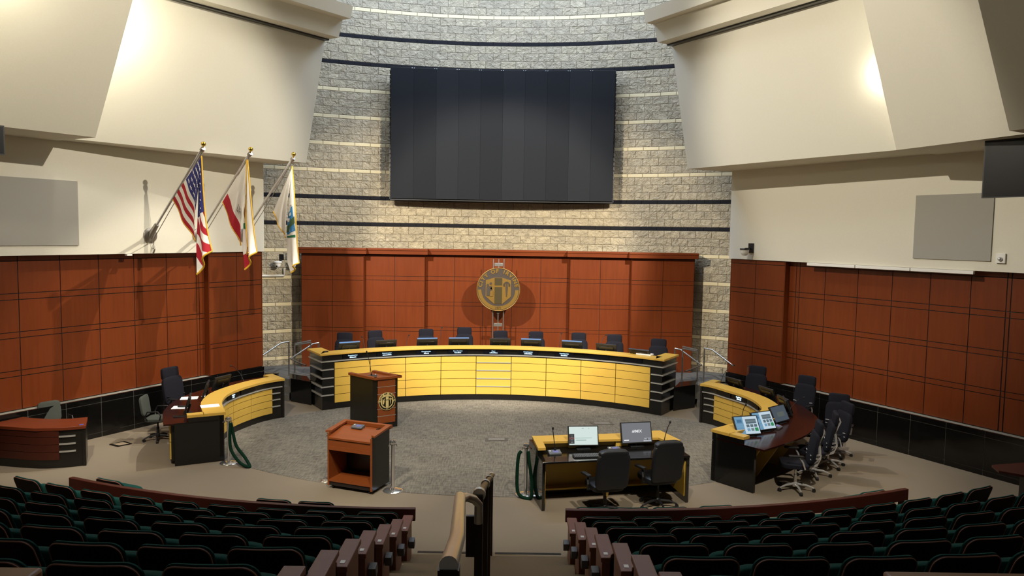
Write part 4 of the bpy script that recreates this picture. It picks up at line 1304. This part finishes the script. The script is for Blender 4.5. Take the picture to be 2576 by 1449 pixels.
flag((-6.417, 18.521, 4.237), (1.96, 1.821), (1.308, .593), (1.972, 1.654), [(1.745, -.03), (1.84, .8), (1.97, 1.64)],
     [(1.972, 1.654), (1.90, 1.05), (1.82, .5), (1.76, .1), (1.76, -.05), (1.77, -.60), (1.90, -.86)], [(1.98, 1.654), (2.03, 1.08), (2.06, .6), (2.09, .2), (2.11, -.1), (2.14, -.45), (2.15, -.62)],
     lambda s, q: 0, lambda u, v: 0, [M['flag_white']], 'flag', 'cream city flag with blue and green emblem, before the stone wall', 'aluminium wall flagpole carrying the cream city flag', city_decals)

# ================================================================== EQUIPMENT ON THE DESKS
SC = {}
def emis(k, col, s=1.0):
    if k not in SC: SC[k] = glow('screen_' + k, col, s)
    return SC[k]
def monitor(loc, rz, label, w=.53, h=.33, tilt=.25, kind='off', base_z=.10, group=None, cat='monitor', edge=False):
    """local -Y is the viewing side"""
    t = empty('desktop_monitor', loc, rz, label, cat, group)
    Mx = Matrix.Translation((0, 0, base_z)) @ Matrix.Rotation(-tilt, 4, 'X')
    def nb():
        b = B(); b.M = Mx; return b
    b = nb(); b.box(-w / 2, -.018, 0, w / 2, .018, h); b.obj('housing', M['black_matte'], t, bevel=.004)
    b = nb(); b.box(-w * .35, .018, h * .35, w * .35, .035, h * .8); b.obj('rear_cover', M['black'], t, bevel=.004)
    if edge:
        b = nb(); b.box(-w / 2 + .01, -.012, h, w / 2 - .01, .02, h + .022); b.obj('added_edge_gleam', emis('painted_gleam', '#7fb2ee', .9), t, smooth=0)  # added emissive strip imitates the blue gleam along the top bezel
    b = nb()
    W_, H_ = w / 2 - .018, h - .036
    L = lambda x0, z0, x1, z1, y=-.0195: b.add([(-W_ + 2 * W_ * x0, y, .018 + H_ * z0), (-W_ + 2 * W_ * x1, y, .018 + H_ * z0), (-W_ + 2 * W_ * x1, y, .018 + H_ * z1), (-W_ + 2 * W_ * x0, y, .018 + H_ * z1)], [(0, 1, 2, 3)])
    if kind == 'off':
        L(0, 0, 1, 1); ms = [M['tv']]
    elif kind == 'agenda':
        ms = [emis('page', '#cfe4f2', 1.1), emis('side', '#7fb4d8', .9), emis('photo', '#6f8794', .7), emis('photo2', '#90a7b0', .7), emis('green', '#2fa56a', .8), emis('edge', '#4a86b4', .8)]
        b.mi = 1; L(0, 0, .36, 1); b.mi = 0; L(.36, 0, 1, 1)
        b.mi = 2; L(.46, .58, .93, .84, -.0205); b.mi = 3; L(.46, .68, .93, .76, -.021)
        for x in (.46, .63, .80): b.mi = 2; L(x, .38, x + .13, .54, -.0205)
        b.mi = 1; L(.46, .16, .59, .32, -.0205); b.mi = 3; L(.63, .16, .76, .32, -.0205); b.mi = 4; L(.80, .14, .95, .34, -.0205)
        for z in (.08, .34, .62, .86): b.mi = 5; L(.03, z, .33, z + .012, -.0205)
        b.mi = 5; L(.08, .66, .30, .84, -.0205)
    elif kind == 'white':
        ms = [emis('white', '#dff0ea', 1.15), emis('menu', '#3a4048', .5), emis('line', '#9fc8bc', .8), emis('red', '#a06060', .5), emis('header', '#c9c9c9', .9)]
        b.mi = 0; L(0, 0, 1, 1); b.mi = 1; L(.0, .06, .18, .60, -.0205)
        b.mi = 3; L(.0, .30, .18, .42, -.021); b.mi = 2; L(.24, .24, .60, .27, -.0205); b.mi = 2; L(.20, .36, .80, .38, -.0205)
        b.mi = 4; L(.45, .88, .52, .92, -.0205); L(.68, .88, .71, .92, -.0205)
        for k in range(5): L(.05, .12 + .09 * k, .14, .135 + .09 * k, -.0215)
    elif kind == 'grey':
        ms = [emis('grey', '#8d9098', .8), emis('pale', '#c9cdd4', .9), emis('logo', '#f2f4f6', 1.2), emis('menu', '#3a4048', .5)]
        b.mi = 0; L(0, 0, 1, 1); b.mi = 1; L(.72, .02, .99, .10, -.0205)
        b.mi = 2; L(.05, .10, .22, .145, -.0205); b.mi = 1; L(.75, .16, .98, .20, -.0205); b.mi = 3; L(.84, .10, .88, .17, -.021)
        b.mi = 2
        for dx, dz in ((0, 0), (.028, 0), (0, .035), (.028, .035), (.014, .07), (.05, .05)): L(.345 + dx, .50 + dz, .365 + dx, .53 + dz, -.0205)
        vs, fs = glyphs('VMIX', .07, bold=.0012)
        b.add([(-W_ + 2 * W_ * .53 + x * 1.0, -.0215, .018 + H_ * .56 + y) for x, y, z in vs], fs)
    else:
        ms = [emis('dim', {'dim': '#6e8496', 'pink': '#7a6670'}[kind], .45) if kind == 'dim' else emis('pinkish', '#7d6a72', .5), emis('dimline', '#8fa09a', .4)]
        b.mi = 0; L(0, 0, 1, 1); b.mi = 1; L(.3, .3, .8, .6, -.0205)
    b.obj('display', ms, t, smooth=0)
    b = B(); b.tube([(0, .035, .012), (0, .085, base_z + h * .3), (0, .05 + h * .5 * sin(tilt), base_z + h * .42)], .018, 8); b.obj('stand', M['black_matte'], t)
    b = B(); b.cbox((0, .04, .008), (.24, .16, .016)); b.obj('foot', M['black_matte'], t, bevel=.004)
    return t
# dais: backs of nine monitors
dm = [(-3.69, 18.67, 0), (-2.82, 19.2, 0), (-1.77, 19.58, 0), (-.92, 19.74, 0), (.21, 19.8, 0), (1.06, 19.72, 0), (2.16, 19.47, 0), (3.04, 19.1, 0), (3.86, 18.57, 1)]
for i, (x, y, low) in enumerate(dm):
    a = atan2(x - DC[0], y - DC[1])
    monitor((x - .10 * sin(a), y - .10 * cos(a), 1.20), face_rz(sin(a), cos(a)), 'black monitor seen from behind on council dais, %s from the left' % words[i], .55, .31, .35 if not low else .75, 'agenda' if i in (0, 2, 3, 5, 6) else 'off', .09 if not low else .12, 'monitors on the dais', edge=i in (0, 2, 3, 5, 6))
# clerk table
def on_table(u, v): return (1.03 + u * .981 - v * .194, 11.42 + u * .194 + v * .981)
x, y = on_table(.845, .60); monitor((x, y, .795), radians(11.2) - .10, 'lit white monitor with dark side menu, left on the clerk table', .52, .335, .30, 'white', .06)
x, y = on_table(1.80, .62); monitor((x, y, .795), radians(11.2) + .02, 'lit grey monitor with white logo, right on the clerk table', .56, .36, .30, 'grey', .06)
x, y = on_table(.80, .20)
kb = empty('keyboard', (x, y, .795), radians(8), 'black computer keyboard on the clerk table before the white monitor', 'keyboard')
b = B(); b.ext([(-.24, -.075, 0), (-.24, .075, 0), (-.24, .075, .03), (-.24, -.075, .016)], (.48, 0, 0)); b.obj('body', M['black_matte'], kb, smooth=0)
b = B()
for r_ in range(5):
    for c in range(16):
        b.cbox((-.215 + c * .0285, -.055 + r_ * .026, .022 + r_ * .0026), (.022, .02, .008))
o = b.obj('keys', M['device'], kb, smooth=0); o['kind'] = 'stuff'
x, y = on_table(1.16, .22); b = B(); b.sq((x, y, .813), (.065, .11, .035), .6, .7, rz=.2); tag(b.obj('computer_mouse', M['device']), 'grey computer mouse beside the keyboard on clerk table', 'mouse')
def mic_console(loc, rz, label, neck=None):
    t = empty('microphone_console', loc, rz, label, 'microphone console')
    b = B(); b.ext([(-.105, -.06, 0), (-.105, .06, 0), (-.105, .06, .055), (-.105, -.06, .025)], (.21, 0, 0)); b.obj('body', M['device'], t, smooth=0, bevel=.004)
    b = B(); b.add([(-.03, -.03, .0345), (.06, -.03, .0345), (.06, .03, .0495), (-.03, .03, .0495)], [(0, 1, 2, 3)]); b.obj('display', emis('lilac', '#8f8fd8', .7), t, smooth=0)
    b = B(); b.cbox((-.075, .02, .048), (.025, .025, .012)); b.obj('button', M['white'], t)
    if neck:
        b = B(); b.lathe([(0, .04), (.022, .04), (.02, .07), (0, .075)], (neck[0], .045, 0), 10); g_ = b.obj('gooseneck', M['black_matte'], t)
        b = B(); b.tube([(neck[0], .045, .06), (neck[0] + neck[1] * .3, .05, .06 + neck[2] * .4), (neck[0] + neck[1] * .7, .03, .06 + neck[2] * .8), (neck[0] + neck[1], .0, .06 + neck[2])], .007, 6); b.obj('stem', M['black_matte'], g_)
        b = B(); b.sq((neck[0] + neck[1], -.005, .06 + neck[2] + .01), (.036, .036, .05), 1, 1); b.obj('microphone_head', M['rubber'], g_)
    return t
x, y = on_table(.30, .42); mic_console((x, y, .795), radians(14), 'grey microphone console with gooseneck at left end of clerk table', (.02, -.06, .36))
x, y = on_table(1.34, .46); mic_console((x, y, .795), radians(14), 'grey microphone console between the two clerk table monitors')
x, y = on_table(2.22, .40); mic_console((x, y, .795), radians(2), 'grey microphone console with gooseneck at right end of clerk table', (-.02, .09, .40))
mic_console((-2.13, 12.56, .995), radians(-20.7), 'grey microphone console on top of the near lectern')
mic_console((-2.62, 16.42, 1.13), radians(200), 'grey microphone console with long gooseneck on the seal lectern', (.02, .10, .50))
# right staff desk
PL_R = plen(RI)
def on_desk(path, sg, s, o):
    p, d, n = frame_at(path, s, sg); return (p[0] + n[0] * o, p[1] + n[1] * o), n
for s, o_, kind, lab, w, h, tw, ti in ((PL_R - .52, .40, 'agenda', 'lit blue page monitor, nearest to audience on right staff desk', .50, .36, .42, .55), (PL_R - 1.06, .42, 'agenda', 'lit blue page monitor, second from audience on right staff desk', .50, .36, .30, .55),
                              (PL_R - 1.78, .44, 'dim', 'dim grey blue monitor, third from audience on right staff desk', .50, .33, .35, .5), (PL_R - 2.42, .52, 'pink', 'dim pinkish monitor, fourth from audience on right staff desk', .50, .33, .05, .4),
                              (2.35, .50, 'off', 'dark monitor at the bend of right staff desk', .50, .31, -.2, .35), (1.55, .50, 'off', 'dark monitor in the middle of the right staff desk', .50, .31, -.1, .35), (.55, .50, 'off', 'dark monitor at far end of the right staff desk', .50, .31, 0, .4)):
    (x, y), n = on_desk(RI, 1, s, o_)
    monitor((x, y, .805), face_rz(n[0], n[1]) + tw * -1, lab, w, h, ti, kind, .03, 'monitors on the right staff desk')
(x, y), n = on_desk(RI, 1, PL_R - .75, .14); mic_console((x, y, .935), face_rz(n[0], n[1]), 'grey microphone console with gooseneck on right desk ledge', (0, .03, .30))
(x, y), n = on_desk(RI, 1, PL_R - 1.42, .46); mic_console((x, y, .805), face_rz(n[0], n[1]), 'grey microphone console between lit and dim monitors of right desk')
# left staff desk
PL_L = plen(LI)
for s, o_, kind, lab, tw in ((PL_L - .70, .62, 'off', 'black monitor seen edge on near the end of left desk', -1.25), (PL_L - 1.75, .50, 'dim', 'grey framed tilted monitor in the middle of left staff desk', .3), (1.25, .55, 'off', 'black monitor at the far part of left staff desk', -.1)):
    (x, y), n = on_desk(LI, -1, s, o_)
    monitor((x, y, .805), face_rz(n[0], n[1]) + tw if tw > -1 else face_rz(-.93, -.36), lab, .50, .31, .3, kind, .06, 'monitors on the left staff desk')
def paper(loc, rz, label, w=.30, h=.22, th=.006):
    b = B(); b.box(-w / 2, -h / 2, 0, w / 2, h / 2, th)
    o = b.obj('paper_sheets', M['paper'], smooth=0); o.location = loc; o.rotation_euler = (0, 0, rz); return tag(o, label, 'papers')
paper((-5.37, 14.22, .935), .5, 'white printed sheets lying on left desk ledge', .34, .24)
paper((-6.12, 14.60, .805), .2, 'white papers under a black pad on left desk worktop', .30, .24)
paper((-6.30, 15.42, .805), .3, 'white papers before the headrest chair on left desk', .34, .26)
paper((-5.98, 15.62, .805), .9, 'small white sheet beside the grey monitor on left desk', .22, .2)
paper((3.86, 18.36, 1.412), -.62, 'stack of white papers at right end of dais ledge', .40, .18, .03)
b = B(); b.sq((-6.10, 14.62, .825), (.16, .09, .028), .5, .5); tag(b.obj('desk_pad', M['black_matte']), 'small black pad lying on papers of the left desk', 'desk pad')
kb2 = empty('keyboard', (-5.72, 13.93, .805), radians(25), 'black computer keyboard at near end of the left staff desk', 'keyboard')
b = B(); b.box(-.22, -.07, 0, .22, .07, .02); b.obj('body', M['black_matte'], kb2, bevel=.004)
b = B(); b.box(-.205, -.055, .02, .205, .055, .026); b.obj('keys', M['black'], kb2)
b = B(); b.cbox((-4.05, 17.98, 1.425), (.10, .06, .03), rz=.7); tag(b.obj('small_device', M['black_matte'], bevel=.004), 'small black device on the left corner of dais ledge', 'device')
b = B(); b.cbox((-.40, 19.66, 1.27), (.30, .05, .14), rx=.3); tag(b.obj('tablet_stand', M['device'], bevel=.006), 'small grey tablet between the fourth and fifth dais monitors', 'tablet')
# gooseneck microphones of the dais and the staff desks
def gooseneck(p0, p1, label):
    t = empty('gooseneck_microphone', p0, 0, label, 'microphone', 'gooseneck microphones')
    a, c = Vector((0, 0, 0)), Vector(p1) - Vector(p0)
    b = B(); b.lathe([(0, 0), (.035, 0), (.03, .02), (0, .025)], n=10); b.obj('base', M['black_matte'], t)
    b = B(); b.tube([(0, 0, .015), (c.x * .25, c.y * .25, c.z * .55), (c.x * .7, c.y * .7, c.z * .95), tuple(c)], .006, 6); b.obj('stem', M['black_matte'], t)
    b = B(); b.sq(tuple(c), (.045, .045, .035), 1, 1); b.obj('microphone_head', M['rubber'], t)
for p0, p1, lab in (((.72, 19.70, 1.20), (1.0, 19.85, 1.64), 'thin gooseneck microphone left of the sixth dais chair'), ((1.78, 19.55, 1.20), (1.85, 19.70, 1.73), 'thin gooseneck microphone left of seventh dais chair'),
                    ((2.78, 19.2, 1.20), (3.02, 19.45, 1.74), 'thin gooseneck microphone left of eighth dais chair'), ((-3.30, 19.0, 1.20), (-3.42, 19.25, 1.62), 'thin gooseneck microphone right of first dais chair'),
                    ((-2.3, 19.45, 1.20), (-2.25, 19.7, 1.62), 'thin gooseneck microphone left of third dais chair'), ((-1.42, 19.65, 1.20), (-1.38, 19.85, 1.82), 'thin gooseneck microphone right of third dais chair'),
                    ((5.50, 17.45, .805), (5.84, 17.5, 1.33), 'gooseneck microphone at far end of right staff desk'), ((5.92, 16.85, .805), (6.02, 16.95, 1.41), 'gooseneck microphone second from far end of right desk'),
                    ((6.05, 14.6, .805), (6.55, 15.0, 1.12), 'leaning gooseneck microphone before the dim pinkish monitor'), ((-5.66, 16.9, .805), (-6.1, 17.2, 1.18), 'gooseneck microphone at far end of left staff desk')):
    gooseneck(p0, p1, lab)

# ================================================================== STANCHIONS, RAILS, FLOOR FITTINGS
def stanchion(loc, label):
    t = empty('stanchion', loc, 0, label, 'stanchion', 'rope stanchions')
    b = B(); b.lathe([(0, 0), (.165, 0), (.168, .012), (.15, .025), (.05, .04), (0, .04)], n=28); b.obj('base', M['mirror_chrome'], t)
    b = B(); b.lathe([(0, .03), (.032, .03), (.032, .83), (0, .83)], n=16); b.obj('post', M['mirror_chrome'], t)
    b = B(); b.lathe([(0, .82), (.052, .82), (.058, .85), (.052, .875), (0, .885)], n=16); b.obj('cap', M['mirror_chrome'], t)
    for s in (-1, 1):
        b = B(); b.tube([(s * .03, -.01, .80), (s * .06, -.02, .82), (s * .07, -.02, .78)], .008, 6); b.obj('hook', M['mirror_chrome'], t)
stanchion((-1.47, 12.25, 0), 'chrome stanchion just right of the near lectern'); stanchion((.78, 12.16, 0), 'chrome stanchion with ropes left of the clerk table')
stanchion((-4.77, 13.60, 0), 'chrome stanchion with hanging rope at left staff desk'); stanchion((-2.655, 12.72, 0), 'chrome stanchion hidden behind near lectern, base showing at its left')
def rope(pts, m, label):
    P = [(*q,) for q in pts]
    out = []
    n = len(P)
    for i in range(n - 1):
        p0, p1, p2, p3 = [Vector(P[max(0, min(n - 1, j))]) for j in (i - 1, i, i + 1, i + 2)]
        for k in range(6):
            t = k / 6
            out.append(tuple(.5 * ((2 * p1) + (p2 - p0) * t + (2 * p0 - 5 * p1 + 4 * p2 - p3) * t * t + (3 * p1 - p0 - 3 * p2 + p3) * t ** 3)))
    out.append(P[-1])
    b = B(); b.tube(out, .029, 10)
    tag(b.obj('velvet_rope', m), label, 'rope')
rope([(-4.71, 13.54, .78), (-4.72, 13.52, .55), (-4.68, 13.47, .30), (-4.50, 13.38, .10), (-4.33, 13.32, .030), (-4.30, 13.37, .03), (-4.42, 13.46, .16), (-4.60, 13.52, .36), (-4.68, 13.57, .6), (-4.72, 13.58, .78)], M['rope'], 'dark green velvet rope hanging down beside left staff desk')
rope([(.70, 12.10, .77), (.655, 12.08, .70), (.635, 12.06, .45), (.64, 12.04, .15), (.70, 12.0, .035), (.86, 11.93, .03), (.885, 12.02, .20), (.87, 12.08, .36), (.835, 12.08, .58), (.815, 12.09, .77)], M['rope'], 'dark green velvet rope hanging from stanchion left of clerk table')

def handrail(name, runs, posts, label, r=.022, m=None):
    p0 = Vector(posts[0])
    t = empty(name, posts[0], 0, label, 'handrail')
    for run in runs:
        b = B(); b.tube([tuple(Vector(q) - p0) for q in run], r, 10); b.obj('rail', m or M['rail_steel'], t)
    for q in posts:
        b = B(); v_ = Vector(q) - p0; b.tube([tuple(v_), (v_.x, v_.y, v_.z + q_h(q, runs))], r * .95, 10); b.lathe([(0, 0), (.05, 0), (.05, .012), (0, .014)], tuple(v_), 12); b.obj('post', m or M['rail_steel'], t)
def q_h(q, runs):
    best = min((hypot(p[0] - q[0], p[1] - q[1]), p[2]) for r_ in runs for p in r_)
    return best[1] - q[2]
for sg, nm in ((-1, 'left'), (1, 'right')):
    X = (lambda x: x) if sg < 0 else (lambda x: .22 - x)
    f3 = lambda L: [(X(a), b_, c) for a, b_, c in L]
    handrail('stair_handrail', [f3([(-6.37, 18.72, .93), (-6.20, 18.90, .95), (-5.68, 19.62, 1.36), (-5.51, 19.79, 1.38)])], f3([(-5.51, 19.79, PLAT), (-6.37, 18.72, 0)]),
             'steel handrail on wall side of the %s dais stair' % nm)
    handrail('stair_handrail', [f3([(-5.23, 19.37, 1.39), (-4.93, 19.82, 1.41)]), f3([(-5.23, 19.37, 1.36), (-4.93, 19.82, 1.36)]), f3([(-4.76, 20.0, 1.33), (-4.90, 19.9, 1.31), (-5.29, 19.2, 1.02), (-5.03, 18.95, .97), (-4.76, 18.75, .93)])],
             f3([(-5.23, 19.37, .60), (-4.93, 19.82, PLAT), (-4.76, 20.0, PLAT)]), 'looped steel handrail between %s stair and the dais' % nm)

# handrail down the middle of the aisle
ah = empty('aisle_handrail', (.30, 6.5, 0), 0, 'steel topped dark handrail running down the middle of aisle', 'handrail')
def A_(p): return (p[0] - .30, p[1] - 6.5, p[2])
b = B(); b.tube([A_((.335, 2.0, 3.47)), A_((.33, 2.4, 3.38)), A_((.262, 3.52, 3.11)), A_((.26, 3.60, 3.085))], [.027, .027, .027, .020], 16); b.obj('grip_rail', M['satin'], ah)
b = B(); b.ext([A_((.305, 1.99, 3.46)), A_((.365, 1.99, 3.46)), A_((.365, 1.99, 2.4)), A_((.305, 1.99, 2.4))], (0, .05, 0)); b.obj('post', M['bronze_rail'], ah, smooth=0)
b = B(); b.tube([A_((.262, 3.52, 3.095)), A_((.285, 3.66, 3.06)), A_((.32, 3.70, 3.035)), A_((.345, 3.72, 3.0)), A_((.345, 3.72, 2.9))], .022, 12); b.obj('rail_return', M['satin'], ah)
b = B(); b.tube([A_((.338, 3.95, 2.97)), A_((.315, 6.0, 2.33)), A_((.29, 9.4, 1.26)), A_((.265, 10.2, 1.0))], .024, 12); b.obj('grip_rail', M['bronze_rail'], ah)
for y, z in ((3.95, 2.97), (5.6, 2.455), (7.3, 1.92), (9.2, 1.32)):
    x = .338 - .07 * (y - 3.95) / 6
    zf = .15 + .29 * max(0, (21.1 - y - (R1 - .82)) // DRW) - .02
    b = B(); b.box(x - .022 - .30, y - .03 - 6.5, max(0, zf), x + .022 - .30, y + .03 - 6.5, z); b.obj('post', M['bronze_rail'], ah, smooth=0)
    b = B(); b.box(x - .07 - .30, y - .012 - 6.5, z - .35, x + .02 - .30, y + .012 - 6.5, z - .12); b.obj('bracket_plate', M['bronze_rail'], ah, smooth=0)
    b = B(); b.tube([A_((x, y - .01, z)), A_((x, y + .02, z))], .036, 14); b.obj('end_ring', M['satin'], ah)

def floor_box(pts, label, m1, m2):
    c = (sum(p[0] for p in pts) / 4, sum(p[1] for p in pts) / 4)
    t = empty('floor_box', (c[0], c[1], .006), 0, label, 'floor box')
    L = [(p[0] - c[0], p[1] - c[1]) for p in pts]
    b = B(); b.prism(L, 0, .008); b.obj('frame', m1, t, smooth=0)
    b = B(); b.prism([(x * .72, y * .62) for x, y in L], .008, .011); b.obj('lid', m2, t, smooth=0)
M['boxgrey'] = mat('dark_grey_metal', '#4c4a46', .6); M['boxlid'] = mat('grey_carpet_insert', '#77736a', .95)
floor_box([(-.02, 15.32), (.46, 15.36), (.46, 15.60), (-.02, 15.56)], 'grey metal floor box in the centre of the grey carpet', M['boxgrey'], M['boxlid'])
floor_box([(2.42, 16.80), (2.92, 16.84), (2.88, 17.10), (2.38, 17.06)], 'grey metal floor box in the grey carpet right of centre', M['boxgrey'], M['boxlid'])
M['boxbeige'] = mat('beige_carpet_insert', '#8f806a', .95)
floor_box([(-7.60, 14.65), (-7.43, 14.90), (-7.175, 14.73), (-7.35, 14.51)], 'black framed square floor box left of the left staff desk', M['black'], M['boxbeige'])

# counter cut by the right edge of the photograph
tb = empty('side_table', (9.1, 11.75, 0), 0, 'brown topped table with dark leg at the right edge of photo', 'table')
b = B(); b.prism([(-.78, -.20), (-.70, .10), (.3, .35), (.9, .2), (.9, -.45), (-.5, -.42)], .70, .74); b.obj('tabletop', M['mahogany'], tb, smooth=0, bevel=.004)
b = B(); b.box(-.30, -.12, 0, -.21, .0, .70); b.obj('leg', M['black'], tb, smooth=0)
b = B(); b.box(.5, -.1, 0, .58, .0, .70); b.obj('leg', M['black'], tb, smooth=0)
b = B(); b.lathe([(0, 0), (.13, 0), (.16, .5), (.15, .5), (.13, .04), (0, .04)], (9.12, 11.45, 0), 20)
tag(b.obj('waste_bin', M['white']), 'pale waste bin under the table at right edge of photo', 'bin')

# ================================================================== CAMERA AND LIGHT
cam = bpy.data.cameras.new('camera'); cam.sensor_width = 36; cam.lens = 36 * 1857 / 2576
co = bpy.data.objects.new('camera', cam); COL.objects.link(co)
p, r = radians(4.25), radians(.9)
Fw = Vector((0, cos(p), -sin(p))); U0 = Vector((0, sin(p), cos(p))); R0 = Vector((1, 0, 0))
Rv = cos(r) * R0 + sin(r) * U0; Uv = -sin(r) * R0 + cos(r) * U0
co.matrix_world = Matrix(((Rv.x, Uv.x, -Fw.x, .5), (Rv.y, Uv.y, -Fw.y, 0), (Rv.z, Uv.z, -Fw.z, 4.4), (0, 0, 0, 1)))
cam.clip_start = .05; cam.clip_end = 100
S.camera = co

def spot(loc, aim, w, size, col=(1, .86, .66), blend=.5, radius=.12):
    l = bpy.data.lights.new('spot_lamp', 'SPOT')
    l.energy = w; l.spot_size = radians(size); l.spot_blend = blend; l.color = col; l.shadow_soft_size = radius
    o = bpy.data.objects.new('spot_lamp', l); COL.objects.link(o)
    o.location = loc
    o.rotation_euler = (Vector(aim) - Vector(loc)).to_track_quat('-Z', 'Y').to_euler()
    return o
def area(loc, aim, w, sx, sy, col):
    l = bpy.data.lights.new('area_lamp', 'AREA')
    l.shape = 'RECTANGLE'; l.size = sx; l.size_y = sy; l.energy = w; l.color = col
    o = bpy.data.objects.new('area_lamp', l); COL.objects.link(o)
    o.location = loc
    o.rotation_euler = (Vector(aim) - Vector(loc)).to_track_quat('-Z', 'Y').to_euler()
    return o
WARM = (1, .91, .76)
# key spots over the stage
for x, y, ax, ay, w in ((-3.8, 4.5, -4.6, 14.8, 6200), (3.8, 4.5, 4.2, 15, 5600), (.5, 4.5, .3, 15.0, 4500)):
    spot((x, y, 11.0), (ax, ay, 0), w, 42, WARM, .6)
# two crossing spots on the seal and the dais
spot((-5.5, 11.5, 9.2), (.8, 21.5, 3.4), 10500, 48, (1, .925, .79), .4, .08)
spot((5.8, 11.5, 9.2), (-.6, 21.5, 3.4), 10500, 48, (1, .925, .79), .4, .08)
# side wall washers
spot((3.5, 10.5, 10.5), (-8, 15.5, 4.6), 5200, 46, WARM, .5, .06)
spot((-3.5, 10.5, 10.5), (8.3, 15.5, 6.4), 5200, 42, WARM, .6, .06)
# ceiling spots over the stage that throw the flag and chair shadows
spot((.3, 16.9, 13.2), (-7.9, 15.2, .4), 7000, 25, WARM, .5, .05)
spot((-.1, 16.9, 13.2), (7.4, 14.6, 0), 3200, 27, WARM, .6, .05)
# lamps tucked between the overlapping wall panels
for loc, pw in (((-6.9, 13.95, 8.2), 130), ((7.45, 14.1, 7.5), 420), ((-7.1, 11.0, 8.4), 160)):
    l = bpy.data.lights.new('cove_lamp', 'POINT'); l.energy = pw; l.color = (1, .92, .74); l.shadow_soft_size = .12
    o = bpy.data.objects.new('cove_lamp', l); COL.objects.link(o); o.location = loc
# cool daylight from the skylight slot in front of the stone wall
area((0, 19.5, 13.4), (0, 21.5, 8), 1600, 9, 1.5, (.57, .73, 1))
area((0, 14, 13.5), (0, 14.5, 0), 420, 8, 6, (1, .95, .87))  # added overhead fill for the stage, separate from the skylight
wd = bpy.data.worlds.new('world'); S.world = wd; wd.use_nodes = True
wd.node_tree.nodes['Background'].inputs[0].default_value = (.9, .85, .8, 1)
wd.node_tree.nodes['Background'].inputs[1].default_value = .05
S.view_settings.view_transform = 'Standard'
S.view_settings.look = 'None'
S.view_settings.exposure = -.42
S.view_settings.gamma = 1
